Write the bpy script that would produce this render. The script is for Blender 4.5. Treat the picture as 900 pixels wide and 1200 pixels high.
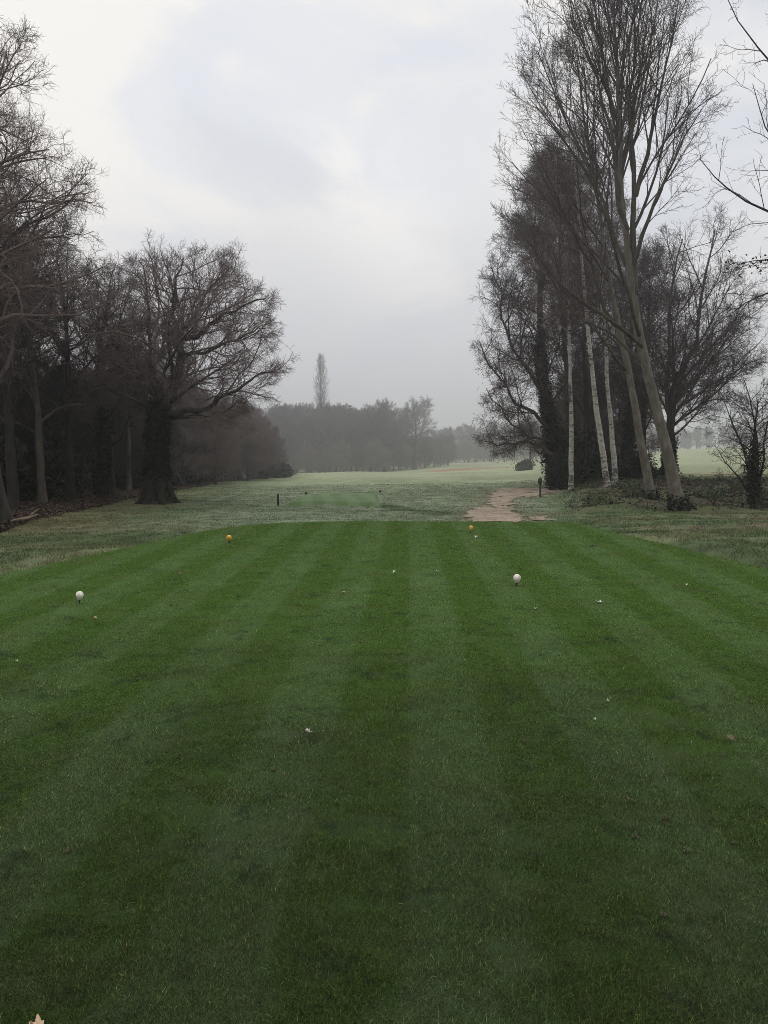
import bpy, math, random
import numpy as np
from mathutils import Vector

for o in list(bpy.data.objects):
    bpy.data.objects.remove(o, do_unlink=True)
SC = bpy.context.scene
COL = SC.collection
RNG = np.random.default_rng(7)

# ------------------------------------------------------------------ camera
EYE = 1.55
PITCH = math.radians(4.95)
cam = bpy.data.objects.new("camera", bpy.data.cameras.new("camera"))
COL.objects.link(cam)
cam.location = (0, 0, EYE)
cam.rotation_euler = (math.pi / 2 - PITCH, 0, 0)
cam.data.sensor_fit = 'VERTICAL'
cam.data.angle = 2 * math.atan(600 / 900)
cam.data.clip_start = 0.05
cam.data.clip_end = 6000
SC.camera = cam

# ------------------------------------------------------------------ sky, sun, exposure
SUN_EL, SUN_AZ = math.radians(38), math.radians(-75)      # behind the cloud, high on the left
world = bpy.data.worlds.new("World")
SC.world = world
world.use_nodes = True


class NT:
    """small helper around a node tree"""
    def __init__(self, tree):
        self.t = tree

    def n(self, typ, inp=None, **props):
        nd = self.t.nodes.new(typ)
        for k, v in props.items():
            setattr(nd, k, v)
        for k, v in (inp or {}).items():
            s = nd.inputs[k]
            if isinstance(v, bpy.types.NodeSocket):
                self.t.links.new(v, s)
            else:
                if s.type == 'RGBA' and len(v) == 3:
                    v = (*v, 1)
                s.default_value = v
        return nd

    def math(self, op, a, b=0.0, c=0.0, clamp=False):
        nd = self.n('ShaderNodeMath', {0: a, 1: b, 2: c}, operation=op, use_clamp=clamp)
        return nd.outputs[0]

    def mix(self, f, a, b, blend='MIX'):
        nd = self.n('ShaderNodeMix', {0: f, 6: a, 7: b}, data_type='RGBA', blend_type=blend)
        return nd.outputs[2]

    def noise(self, vec, scale, detail=3.0, rough=0.55, dist=0.0):
        nd = self.n('ShaderNodeTexNoise', {'Vector': vec, 'Scale': scale, 'Detail': detail,
                                           'Roughness': rough, 'Distortion': dist})
        return nd.outputs[0]

    def smooth(self, v, a, b, lo=0.0, hi=1.0):
        nd = self.n('ShaderNodeMapRange', {0: v, 1: a, 2: b, 3: lo, 4: hi}, interpolation_type='SMOOTHSTEP')
        return nd.outputs[0]


wt = world.node_tree
wt.nodes.clear()
W = NT(wt)
sky = W.n('ShaderNodeTexSky', sky_type='NISHITA', sun_disc=False, sun_elevation=SUN_EL,
          sun_rotation=SUN_AZ, dust_density=3.0, air_density=1.0)
gen = W.n('ShaderNodeTexCoord').outputs['Generated']
sep = W.n('ShaderNodeSeparateXYZ', {0: gen})
stretch = W.n('ShaderNodeVectorMath', {0: gen, 1: (1.0, 1.0, 1.9)}, operation='MULTIPLY').outputs[0]
shifted = W.n('ShaderNodeVectorMath', {0: stretch, 1: (3.3, 1.9, 0.4)}, operation='ADD').outputs[0]
cn = W.noise(shifted, 3.6, 5.0, 0.52, 0.35)
cl = W.smooth(cn, 0.36, 0.64)
dim, bright = (6.6, 6.85, 7.45), (8.3, 8.25, 8.2)
cloud = W.mix(cl, dim, bright)


def sky_spot(px, row, width, amount, colour, base):
    """a thinner (or thicker) place in the cloud layer, by direction"""
    d = Vector(((px - 450) / 900, 1.0, (600 - row) / 900)).normalized()
    c, s = math.cos(-PITCH), math.sin(-PITCH)
    d = Vector((d.x, d.y * c - d.z * s, d.y * s + d.z * c))
    dot = W.n('ShaderNodeVectorMath', {0: gen, 1: d}, operation='DOT_PRODUCT').outputs['Value']
    wob = W.math('MULTIPLY_ADD', cn, 0.07, -0.035)
    dot = W.math('ADD', dot, wob)
    f = W.smooth(dot, math.cos(math.radians(width)), 1.0, 0.0, amount)
    return W.mix(f, base, colour)


cloud = sky_spot(60, 90, 28, 0.97, (9.1, 8.8, 8.35), cloud)
cloud = sky_spot(470, 60, 24, 0.8, (8.9, 8.65, 8.3), cloud)
cloud = sky_spot(435, 275, 10, 0.95, (9.8, 9.5, 9.1), cloud)
cloud = sky_spot(250, 200, 9, 0.75, (7.4, 7.6, 8.1), cloud)
cloud = sky_spot(365, 60, 8, 0.7, (7.3, 7.5, 8.1), cloud)
cloud = sky_spot(520, 190, 9, 0.7, (7.1, 7.35, 7.95), cloud)
cloud = sky_spot(330, 330, 11, 0.5, (6.3, 6.4, 6.75), cloud)
low = W.smooth(sep.outputs[2], 0.0, 0.34)
cloud = W.mix(low, (5.7, 5.7, 5.95), cloud)
# an overcast sky is brightest overhead
high = W.smooth(sep.outputs[2], 0.46, 0.95)
cloud = W.mix(high, cloud, (18.5, 18.2, 17.6))
skycol = W.mix(0.94, sky.outputs[0], cloud)
bg = W.n('ShaderNodeBackground', {0: skycol, 1: 0.1})
wo = W.n('ShaderNodeOutputWorld', {0: bg.outputs[0]})

sun = bpy.data.objects.new("sun", bpy.data.lights.new("sun", 'SUN'))
COL.objects.link(sun)
sun.data.energy = 0.5
sun.data.angle = math.radians(35)
sun.data.color = (1.0, 0.96, 0.9)
sd = Vector((math.sin(SUN_AZ) * math.cos(SUN_EL), math.cos(SUN_AZ) * math.cos(SUN_EL), math.sin(SUN_EL)))
sun.rotation_euler = sd.to_track_quat('Z', 'Y').to_euler()
sun.location = (0, 0, 60)

vs = SC.view_settings
vs.view_transform = 'Standard'
vs.look = 'None'
vs.exposure = 0.12
vs.gamma = 1.0
vs.use_curve_mapping = False
SC.render.engine = 'CYCLES'
SC.cycles.max_bounces = 4
SC.cycles.diffuse_bounces = 2
SC.cycles.volume_bounces = 1
SC.cycles.use_denoising = True
SC.cycles.denoising_prefilter = 'NONE'
SC.cycles.filter_width = 0.9
SC.cycles.use_fast_gi = False


# ------------------------------------------------------------------ projection helpers and terrain
CP, SP = math.cos(PITCH), math.sin(PITCH)


def row_to_z(row, Y):
    a = PITCH + np.arctan((np.asarray(row, float) - 600) / 900)
    return EYE - Y * np.tan(a)


def px_to_x(px, Y, z):
    return (px - 450) / 900 * (Y * CP + (EYE - z) * SP)


def at(px, row, Y):
    """world point at forward distance Y along the sight line of a photograph pixel"""
    z = float(row_to_z(row, Y))
    return np.array([px_to_x(px, Y, z), Y, z])


TY = np.array([16, 20, 24, 28, 34, 45, 60, 100, 180, 260, 400, 900.0])
TCOL = np.array([-400, 0, 185, 300, 450, 560, 640, 720, 800, 870, 1000, 1400.0])
TROW = np.array([
    # Y  16   20   24   28   34   45   60   100  180  260  400  900
    [632, 613, 601, 592, 583, 575, 569, 562, 558, 555, 550, 542],   # -400
    [632, 613, 601, 593, 585, 577, 570, 563, 558, 555, 550, 542],   # 0
    [630, 612, 602, 595, 586, 577, 570, 563, 559, 556, 550, 542],   # 185
    [629, 613, 603, 595, 587, 577, 569, 562, 558, 556, 550, 542],   # 300
    [628, 613, 603, 595, 586, 575, 568, 560, 555, 552, 546, 538],   # 450
    [627, 613, 602, 594, 585, 575, 566, 556, 549, 546, 542, 536],   # 560
    [625, 612, 602, 593, 582, 571, 563, 553, 546, 542, 538, 533],   # 640
    [620, 608, 598, 586, 571, 560, 556, 550, 541, 536, 532, 530],   # 720
    [616, 607, 598, 585, 571, 561, 556, 547, 535, 529, 527, 527],   # 800
    [616, 608, 599, 584, 567, 561, 556, 546, 532, 525, 523, 524],   # 870
    [616, 608, 598, 583, 566, 560, 556, 546, 532, 525, 522, 522],   # 1000
    [616, 608, 598, 583, 566, 560, 556, 546, 532, 525, 522, 522],   # 1400
], float)
TZ = row_to_z(TROW, TY[None, :])


def hash2(ix, iy, seed):
    n = (ix * 374761393 + iy * 668265263 + seed * 1274126177) & 0xffffffff
    n = ((n ^ (n >> 13)) * 1274126177) & 0xffffffff
    n = n ^ (n >> 16)
    return (n & 0xffff) / 65535.0


def vnoise(x, y, seed=0):
    x = np.asarray(x, float); y = np.asarray(y, float)
    ix = np.floor(x).astype(np.int64); iy = np.floor(y).astype(np.int64)
    fx = x - ix; fy = y - iy
    fx = fx * fx * (3 - 2 * fx); fy = fy * fy * (3 - 2 * fy)
    a = hash2(ix, iy, seed); b = hash2(ix + 1, iy, seed)
    c = hash2(ix, iy + 1, seed); d = hash2(ix + 1, iy + 1, seed)
    return (a + (b - a) * fx) * (1 - fy) + (c + (d - c) * fx) * fy


def fbm(x, y, seed=0, octv=4):
    s = 0; amp = 0.5; tot = 0
    for i in range(octv):
        s = s + amp * vnoise(x * 2 ** i, y * 2 ** i, seed + i * 17)
        tot += amp; amp *= 0.55
    return s / tot


def smooth(v, a, b):
    t = np.clip((v - a) / (b - a), 0, 1)
    return t * t * (3 - 2 * t)


def base_z(X, Y):
    X = np.asarray(X, float); Y = np.asarray(Y, float)
    Yc = np.maximum(Y, 8.0)
    px = np.clip(450 + 900 * X / (Yc + 0.2), TCOL[0], TCOL[-1])
    ly = np.log(np.clip(Y, TY[0], TY[-1]))
    LT = np.log(TY)
    j = np.clip(np.searchsorted(LT, ly, side='right') - 1, 0, len(LT) - 2)
    i = np.clip(np.searchsorted(TCOL, px, side='right') - 1, 0, len(TCOL) - 2)
    u = (px - TCOL[i]) / (TCOL[i + 1] - TCOL[i]); u = u * u * (3 - 2 * u)
    v = (np.exp(ly) - TY[j]) / (TY[j + 1] - TY[j])
    z = (TZ[i, j] * (1 - u) + TZ[i + 1, j] * u) * (1 - v) + (TZ[i, j + 1] * (1 - u) + TZ[i + 1, j + 1] * u) * v
    # level ground round the tee, sinking towards Y = 16
    near = smooth(Y, 11.0, 16.0)
    side = smooth(np.abs(X), 4.6, 8.0)
    zn = -0.02 - 0.10 * side * (X < 0)
    return zn * (1 - near) + z * near


def tee_left(Y):
    return np.interp(Y, [-4, 5, 9.2, 12.4, 14.0, 15.0, 15.5, 15.75], [-5.4, -5.1, -4.66, -3.75, -3.25, -2.75, -1.7, -0.4])


def tee_right(Y):
    return np.interp(Y, [-4, 5, 9.7, 11.8, 13.9, 15.2, 15.6, 15.75], [5.9, 5.3, 4.87, 4.5, 4.12, 3.95, 3.75, 3.2])


def in_tee(X, Y, m=0.0):
    return (X > tee_left(Y) - m) & (X < tee_right(Y) + m) & (Y < 15.75 + m) & (Y > -4 - m)


def ground_z(X, Y):
    X = np.asarray(X, float); Y = np.asarray(Y, float)
    z = base_z(X, Y)
    far = smooth(Y, 10, 40)
    amp = np.where(Y < 18, 0.03, 0.045) * (1 + 2 * far * 0.5)
    r = (fbm(X / 2.3, Y / 2.3, 3, 3) - 0.5) * amp * 2
    r = r + (fbm(X / 14, Y / 14, 5, 2) - 0.5) * smooth(Y, 30, 120) * 0.9
    m = smooth(np.maximum(np.maximum(X - tee_right(Y), tee_left(Y) - X), Y - 15.75), -0.1, 0.5)
    r = r * m
    # longer turf on the right stands a little above the mown tee
    lip = smooth(X - tee_right(Y), 0.02, 0.22) * smooth(Y, 15.6, 13.5) * (X > 0) * 0.095
    sunk = in_tee(X, Y, -0.05) * 0.05
    # the bank under the right-hand trees: uneven
    pb = 450 + 900 * X / np.maximum(Y, 8)
    bank = smooth(pb, 640, 700) * smooth(Y, 22, 25) * smooth(Y, 42, 36)
    r = r + bank * (fbm(X / 1.1, Y / 1.1, 9, 3) - 0.5) * 0.5
    return z + r + lip - sunk


def gz(x, y):
    return float(ground_z(np.array([x]), np.array([y]))[0])


def gp(px, Y):
    """ground point below a photograph column at distance Y"""
    z = gz((px - 450) / 900 * Y, Y)
    for _ in range(3):
        x = px_to_x(px, Y, z); z = gz(x, Y)
    return np.array([x, Y, z])


# ------------------------------------------------------------------ materials
def material(name, rough=0.9, spec=0.2):
    m = bpy.data.materials.new(name)
    m.use_nodes = True
    t = NT(m.node_tree)
    b = m.node_tree.nodes['Principled BSDF']
    b.inputs['Roughness'].default_value = rough
    b.inputs['Specular IOR Level'].default_value = spec
    return m, t, b


def link(t, a, b):
    t.t.links.new(a, b)


def bump(t, b, h, strength, dist):
    bp = t.n('ShaderNodeBump', {'Height': h, 'Strength': strength, 'Distance': dist})
    link(t, bp.outputs[0], b.inputs['Normal'])


def mowing(t, dark, light, width, ang, phase, soft=3.0):
    """alternating mown bands across the ground, from the world position"""
    pos = t.n('ShaderNodeNewGeometry').outputs['Position']
    s = t.n('ShaderNodeSeparateXYZ', {0: pos})
    nx = t.math('MULTIPLY', s.outputs[0], math.cos(ang))
    ny = t.math('MULTIPLY', s.outputs[1], -math.sin(ang))
    n = t.math('ADD', nx, ny)
    wob = t.noise(pos, 0.55, 2.0)
    fine = t.noise(pos, 16.0, 4.0, 0.7)
    n = t.math('MULTIPLY_ADD', wob, 0.16, n)
    n = t.math('MULTIPLY_ADD', fine, 0.17, n)
    n = t.math('ADD', n, phase - 0.165)
    w = t.math('SINE', t.math('MULTIPLY', n, math.pi / width))
    f = t.smooth(t.math('MULTIPLY', w, soft), -1, 1)
    patch = t.smooth(t.noise(pos, 0.9, 3.0, 0.6), 0.35, 0.65, 0.52, 1.0)
    f = t.math('MULTIPLY', f, patch)
    c = t.mix(f, dark, light)
    return pos, c


def turf_material(name, blades):
    m, t, b = material(name, 0.9, 0.08)
    pos, c = mowing(t, (0.084, 0.166, 0.029), (0.113, 0.201, 0.061), 0.42, math.radians(1.9), 0.0)
    yel = t.smooth(t.noise(pos, 1.7, 6.0, 0.7), 0.48, 0.68, 0.0, 0.5)
    c = t.mix(yel, c, (0.112, 0.154, 0.046))
    drk = t.smooth(t.noise(pos, 3.1, 6.0, 0.75), 0.53, 0.68, 0.0, 0.7)
    c = t.mix(drk, c, (0.038, 0.066, 0.030))
    spot = t.smooth(t.noise(pos, 15.0, 4.0, 0.65), 0.60, 0.70, 0.0, 0.55)
    c = t.mix(spot, c, (0.040, 0.058, 0.026))
    worn = t.smooth(t.noise(pos, 2.3, 7.0, 0.72, 0.6), 0.66, 0.73, 0.0, 0.75)
    c = t.mix(worn, c, (0.110, 0.092, 0.066))
    # near turf painted darker, for the shade seen down between the blades
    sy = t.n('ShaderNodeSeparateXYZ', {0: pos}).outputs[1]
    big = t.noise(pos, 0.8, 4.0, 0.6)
    near_shade = t.smooth(t.math('MULTIPLY_ADD', big, 6.0, sy), 4.5, 11.0, 0.92, 0.0)
    near_shade_col = t.mix(t.smooth(t.noise(pos, 4.0, 4.0, 0.7), 0.4, 0.62, 0.1, 0.55), t.mix(1.0, c, (0.56, 0.50, 0.74), 'MULTIPLY'), (0.058, 0.076, 0.038))
    c = t.mix(near_shade, c, near_shade_col)
    if blades:
        a = t.n('ShaderNodeAttribute', attribute_name='shade')
        c = t.mix(1.0, c, a.outputs['Color'], 'MULTIPLY')
    else:
        f = t.noise(pos, 160.0, 4.0, 0.75)
        k = t.smooth(f, 0.3, 0.75, 0.26, 0.78)
        cc = t.n('ShaderNodeCombineColor', {0: k, 1: k, 2: k}).outputs[0]
        c = t.mix(1.0, c, cc, 'MULTIPLY')
        bump(t, b, f, 0.8, 0.01)
    link(t, c, b.inputs['Base Color'])
    if blades:          # thin leaves let part of the light through
        tr = t.n('ShaderNodeBsdfTranslucent', {'Color': c})
        mx = t.n('ShaderNodeMixShader', {0: 0.38, 1: b.outputs[0], 2: tr.outputs[0]})
        link(t, mx.outputs[0], m.node_tree.nodes['Material Output'].inputs['Surface'])
    return m


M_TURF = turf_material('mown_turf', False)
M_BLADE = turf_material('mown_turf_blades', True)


def tinted(name, rough=0.95, fine=40.0, depth=0.03, lo=0.6, hi=1.3):
    m, t, b = material(name, rough, 0.15)
    a = t.n('ShaderNodeAttribute', attribute_name='tint').outputs['Color']
    pos = t.n('ShaderNodeNewGeometry').outputs['Position']
    f = t.noise(pos, fine, 6.0, 0.75)
    g = t.noise(pos, fine * 0.12, 4.0, 0.65)
    k = t.smooth(t.math('MULTIPLY_ADD', g, 0.7, t.math('MULTIPLY', f, 0.6)), 0.40, 0.90, lo, hi)
    cc = t.n('ShaderNodeCombineColor', {0: k, 1: k, 2: k}).outputs[0]
    link(t, t.mix(1.0, a, cc, 'MULTIPLY'), b.inputs['Base Color'])
    bump(t, b, t.math('ADD', f, g), 0.7, depth)
    return m


M_GROUND = tinted('rough_ground', fine=14.0, depth=0.06)
M_TINT_BLADE = tinted('long_grass_blades', fine=25.0, depth=0.0, lo=0.75, hi=1.2)


def bark(name, c1, c2, c3=None, scale=6.0, stretch=0.25):
    m, t, b = material(name, 0.95, 0.1)
    oc = t.n('ShaderNodeTexCoord').outputs['Object']
    v = t.n('ShaderNodeVectorMath', {0: oc, 1: (1, 1, stretch)}, operation='MULTIPLY').outputs[0]
    f = t.noise(v, scale, 6.0, 0.7)
    c = t.mix(t.smooth(f, 0.35, 0.68), c1, c2)
    if c3:
        g = t.noise(oc, 1.3, 5.0, 0.65)
        c = t.mix(t.smooth(g, 0.46, 0.66, 0, 0.8), c, c3)
    link(t, c, b.inputs['Base Color'])
    bump(t, b, t.noise(v, scale * 3, 5.0, 0.7), 0.7, 0.03)
    return m


M_OAKBARK = bark('oak_bark', (0.026, 0.021, 0.018), (0.060, 0.050, 0.042), (0.036, 0.040, 0.026))
M_DARKBARK = bark('dark_bark', (0.017, 0.014, 0.014), (0.040, 0.033, 0.030), (0.024, 0.026, 0.018))
M_GREYBARK = bark('smooth_grey_bark', (0.082, 0.072, 0.060), (0.170, 0.150, 0.124), (0.092, 0.090, 0.064), 7.0, 0.45)
M_LIMBBARK = bark('dark_grey_bark', (0.048, 0.041, 0.033), (0.098, 0.084, 0.068), (0.062, 0.060, 0.042), 8.0, 0.5)
M_PALEBARK = bark('pale_bark', (0.055, 0.045, 0.036), (0.105, 0.090, 0.072), (0.060, 0.062, 0.040))
M_TWIG = bark('bare_twigs', (0.050, 0.038, 0.036), (0.090, 0.068, 0.064), None, 3.0)
M_REDTWIG = bark('purple_brown_twigs', (0.105, 0.076, 0.072), (0.185, 0.135, 0.126), None, 3.0)
M_DARKTWIG = bark('dark_twigs', (0.020, 0.016, 0.016), (0.040, 0.032, 0.031), None, 3.0)


def birch_bark():
    m, t, b = material('birch_bark', 0.7, 0.25)
    oc = t.n('ShaderNodeTexCoord').outputs['Object']
    v = t.n('ShaderNodeVectorMath', {0: oc, 1: (3.2, 3.2, 7.0)}, operation='MULTIPLY').outputs[0]
    f = t.noise(v, 1.2, 4.0, 0.65, 0.8)
    v2 = t.n('ShaderNodeVectorMath', {0: oc, 1: (2.2, 2.2, 4.0)}, operation='MULTIPLY').outputs[0]
    g = t.noise(v2, 1.2, 4.0, 0.6)
    z = t.n('ShaderNodeSeparateXYZ', {0: oc}).outputs[2]
    base = t.smooth(z, 0.2, 1.3, 0.10, 0.0)
    big = t.noise(oc, 0.8, 4.0, 0.7)
    v3 = t.n('ShaderNodeVectorMath', {0: oc, 1: (3.5, 3.5, 22.0)}, operation='MULTIPLY').outputs[0]
    thin = t.noise(v3, 1.3, 5.0, 0.7, 0.6)
    base = t.math('ADD', base, t.math('MULTIPLY_ADD', big, 0.5, -0.27))
    fissure = t.smooth(t.math('ADD', f, base), 0.54, 0.60, 0, 0.95)
    blot = t.smooth(t.math('ADD', g, base), 0.57, 0.63, 0, 0.95)
    lent = t.smooth(thin, 0.54, 0.62, 0, 0.7)
    c = t.mix(t.noise(oc, 3.0, 4.0), (0.24, 0.22, 0.185), (0.44, 0.41, 0.365))
    c = t.mix(t.smooth(t.noise(oc, 1.7, 5.0, 0.7), 0.5, 0.66, 0, 0.55), c, (0.16, 0.155, 0.10))
    c = t.mix(t.math('MAXIMUM', t.math('MAXIMUM', fissure, blot), lent), c, (0.032, 0.027, 0.024))
    link(t, c, b.inputs['Base Color'])
    bump(t, b, f, 0.4, 0.02)
    return m


M_BIRCH = birch_bark()


def leafmat(name, c1, c2, rough=0.6, spec=0.3, scale=5.0):
    m, t, b = material(name, rough, spec)
    pos = t.n('ShaderNodeNewGeometry')
    r = pos.outputs['Random Per Island']
    f = t.noise(pos.outputs['Position'], scale, 3.0)
    k = t.math('MULTIPLY_ADD', r, 0.6, t.math('MULTIPLY', f, 0.4))
    link(t, t.mix(t.smooth(k, 0.15, 0.85), c1, c2), b.inputs['Base Color'])
    return m


M_IVY = leafmat('ivy_leaves', (0.006, 0.009, 0.006), (0.016, 0.021, 0.012), 0.65, 0.15)
M_HOLLY = leafmat('dark_evergreen_leaves', (0.007, 0.010, 0.007), (0.020, 0.026, 0.017), 0.6, 0.15)
M_DRYLEAF = leafmat('dead_oak_leaves', (0.072, 0.043, 0.033), (0.145, 0.090, 0.067), 0.8, 0.1)
M_LITTER = leafmat('leaf_litter', (0.024, 0.016, 0.013), (0.085, 0.054, 0.040), 0.85, 0.1, 1.5)
M_BRAMBLE = leafmat('bramble_leaves', (0.020, 0.030, 0.013), (0.060, 0.080, 0.033), 0.7, 0.2, 1.2)


def plain(name, c1, c2, rough=0.6, spec=0.3, scale=30.0):
    m, t, b = material(name, rough, spec)
    oc = t.n('ShaderNodeTexCoord').outputs['Object']
    f = t.noise(oc, scale, 5.0, 0.65)
    link(t, t.mix(t.smooth(f, 0.35, 0.68), c1, c2), b.inputs['Base Color'])
    return m


# ------------------------------------------------------------------ mesh building
def link_obj(name, me, parent=None, mat=None):
    o = bpy.data.objects.new(name, me)
    COL.objects.link(o)
    if parent:
        o.parent = parent
    if mat and me is not None:
        me.materials.append(mat)
    return o


def mesh_from(name, V, F, smooth_shade=True):
    """F: list of (n,k) index arrays"""
    me = bpy.data.meshes.new(name)
    V = np.ascontiguousarray(V, np.float32)
    me.vertices.add(len(V)); me.vertices.foreach_set('co', V.ravel())
    F = [np.asarray(f, np.int32) for f in F if len(f)]
    loops = np.concatenate([f.ravel() for f in F])
    cnt = np.concatenate([np.full(len(f), f.shape[1], np.int32) for f in F])
    st = np.concatenate([[0], np.cumsum(cnt)[:-1]]).astype(np.int32)
    me.loops.add(len(loops)); me.loops.foreach_set('vertex_index', loops)
    me.polygons.add(len(cnt)); me.polygons.foreach_set('loop_start', st)
    me.polygons.foreach_set('loop_total', cnt)
    if smooth_shade:
        me.polygons.foreach_set('use_smooth', np.ones(len(cnt), bool))
    me.update(calc_edges=True)
    return me


def attr_col(me, name, rgb):
    a = me.attributes.new(name, 'FLOAT_COLOR', 'POINT')
    c = np.ones((len(rgb), 4), np.float32); c[:, :3] = rgb
    a.data.foreach_set('color', c.ravel())


def norm(v):
    return v / np.maximum(np.linalg.norm(v, axis=-1, keepdims=True), 1e-9)


class Tubes:
    def __init__(self):
        self.V = []; self.F = []; self.n = 0

    def add(self, P, R, K=5):
        P = np.asarray(P, float); R = np.asarray(R, float)
        if P.ndim == 2:
            P = P[None]; R = R[None]
        N, M, _ = P.shape
        if N == 0:
            return
        T = norm(np.gradient(P, axis=1))
        chord = norm(P[:, -1] - P[:, 0])
        ref = np.eye(3)[np.argmin(np.abs(chord), axis=1)]
        U = norm(np.cross(T, ref[:, None, :])); Wv = np.cross(T, U)
        a = np.arange(K) * 2 * math.pi / K
        ring = (P[:, :, None, :] + R[:, :, None, None] * (np.cos(a)[None, None, :, None] * U[:, :, None, :]
                + np.sin(a)[None, None, :, None] * Wv[:, :, None, :]))
        self.V.append(ring.reshape(-1, 3))
        base = (np.arange(N) * M * K)[:, None, None] + (np.arange(M - 1) * K)[None, :, None]
        k = np.arange(K)[None, None, :]; k2 = (k + 1) % K
        f = np.stack([base + k, base + k2, base + K + k2, base + K + k], -1).reshape(-1, 4) + self.n
        self.F.append(f)
        self.n += N * M * K

    def mesh(self, name):
        return mesh_from(name, np.concatenate(self.V), self.F)

    def object(self, name, mat, parent):
        return link_obj(name, self.mesh(name), parent, mat)


def quads_leaf(C, size, rng, flat=0.0, aspect=0.6):
    """rhombic leaves at points C, slightly folded; flat=1 lies on the ground"""
    n = len(C)
    d = rng.normal(size=(n, 3)); d[:, 2] *= (1 - flat); d = norm(d)
    up = rng.normal(size=(n, 3)) * (1 - flat * 0.85); up[:, 2] += 2.5 * flat
    s = norm(np.cross(d, up)); nn = np.cross(s, d)
    L = size * rng.uniform(0.6, 1.3, (n, 1)) * 0.5
    V = np.stack([C - d * L, C + s * L * aspect + nn * L * 0.15, C + d * L, C - s * L * aspect + nn * L * 0.15], 1)
    F = np.arange(n * 4).reshape(-1, 4)
    return V.reshape(-1, 3), F


class Leaves:
    def __init__(self):
        self.V = []; self.F = []; self.n = 0

    def add(self, C, size, rng, flat=0.0, aspect=0.6):
        if len(C) == 0:
            return
        v, f = quads_leaf(C, size, rng, flat, aspect)
        self.V.append(v); self.F.append(f + self.n); self.n += len(v)

    def object(self, name, mat, parent):
        return link_obj(name, mesh_from(name, np.concatenate(self.V), self.F, False), parent, mat)


def tag(o, label=None, cat=None, group=None, kind=None):
    if label: o['label'] = label
    if cat: o['category'] = cat
    if group: o['group'] = group
    if kind: o['kind'] = kind
    return o


def empty(name, loc, label, cat, group=None):
    o = bpy.data.objects.new(name, None)
    o.empty_display_size = 0.2
    COL.objects.link(o)
    o.location = loc
    return tag(o, label, cat, group)


def copy_thing(root, loc, rz, sc, label=None, group=None):
    r = root.copy(); COL.objects.link(r)
    r.location = loc; r.rotation_euler = (0, 0, rz); r.scale = sc
    if label: r['label'] = label
    if group: r['group'] = group
    for ch in list(root.children):
        c = ch.copy(); COL.objects.link(c); c.parent = r
        for g in list(ch.children):
            d = g.copy(); COL.objects.link(d); d.parent = c
    return r


# ------------------------------------------------------------------ tree growth
def grow(P0, D, L, S, wander, up, rng, curl=0.0):
    N = len(P0)
    P = np.zeros((N, S + 1, 3)); P[:, 0] = P0
    d = D.copy(); step = (L / S)[:, None]
    drift = rng.normal(size=(N, 3)) * curl
    for s in range(S):
        d = d + rng.normal(size=(N, 3)) * wander + drift
        d[:, 2] += up
        d = norm(d)
        P[:, s + 1] = P[:, s] + d * step
    return P


def spawn(P, R, k, tmin, tmax, ang, jit, rng):
    N, M, _ = P.shape
    t = tmin + (tmax - tmin) * (np.arange(k)[None] + rng.random((N, k))) / k
    f = t * (M - 1); i = np.clip(f.astype(int), 0, M - 2); w = (f - i)[..., None]
    n = np.arange(N)[:, None]
    p = P[n, i] * (1 - w) + P[n, i + 1] * w
    T = norm(P[n, i + 1] - P[n, i])
    r = R[n, i] * (1 - w[..., 0]) + R[n, i + 1] * w[..., 0]
    az = rng.random((N, 1)) * 6.283 + np.arange(k)[None] * 2.4 + rng.normal(size=(N, k)) * 0.5
    ref = np.where(np.abs(T[..., 2:3]) > 0.9, np.array([1.0, 0, 0]), np.array([0, 0, 1.0]))
    U = norm(np.cross(T, ref)); Wv = np.cross(T, U)
    a = np.radians(ang + rng.normal(size=(N, k)) * jit)[..., None]
    D = np.cos(a) * T + np.sin(a) * (np.cos(az)[..., None] * U + np.sin(az)[..., None] * Wv)
    return p.reshape(-1, 3), D.reshape(-1, 3), r.ravel(), t.ravel(), np.repeat(np.arange(N), k)


def env_dist(p, d, env):
    """distance along d from p to the far side of the union of ellipsoids"""
    best = np.zeros(len(p))
    for c, r in env:
        q = (p - np.asarray(c)) / np.asarray(r); e = d / np.asarray(r)
        A = (e * e).sum(1); B = (q * e).sum(1); Cc = (q * q).sum(1) - 1
        disc = B * B - A * Cc
        t = np.where(disc > 0, (-B + np.sqrt(np.maximum(disc, 0))) / A, 0)
        best = np.maximum(best, np.maximum(t, 0))
    return best


def trunk_line(pts, n=24):
    pts = np.asarray(pts, float)
    s = np.concatenate([[0], np.cumsum(np.linalg.norm(np.diff(pts, axis=0), axis=1))])
    u = np.linspace(0, s[-1], n)
    out = np.stack([np.interp(u, s, pts[:, k]) for k in range(3)], 1)
    for _ in range(2):
        out[1:-1] = (out[:-2] + 2 * out[1:-1] + out[2:]) / 4
    return out


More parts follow.
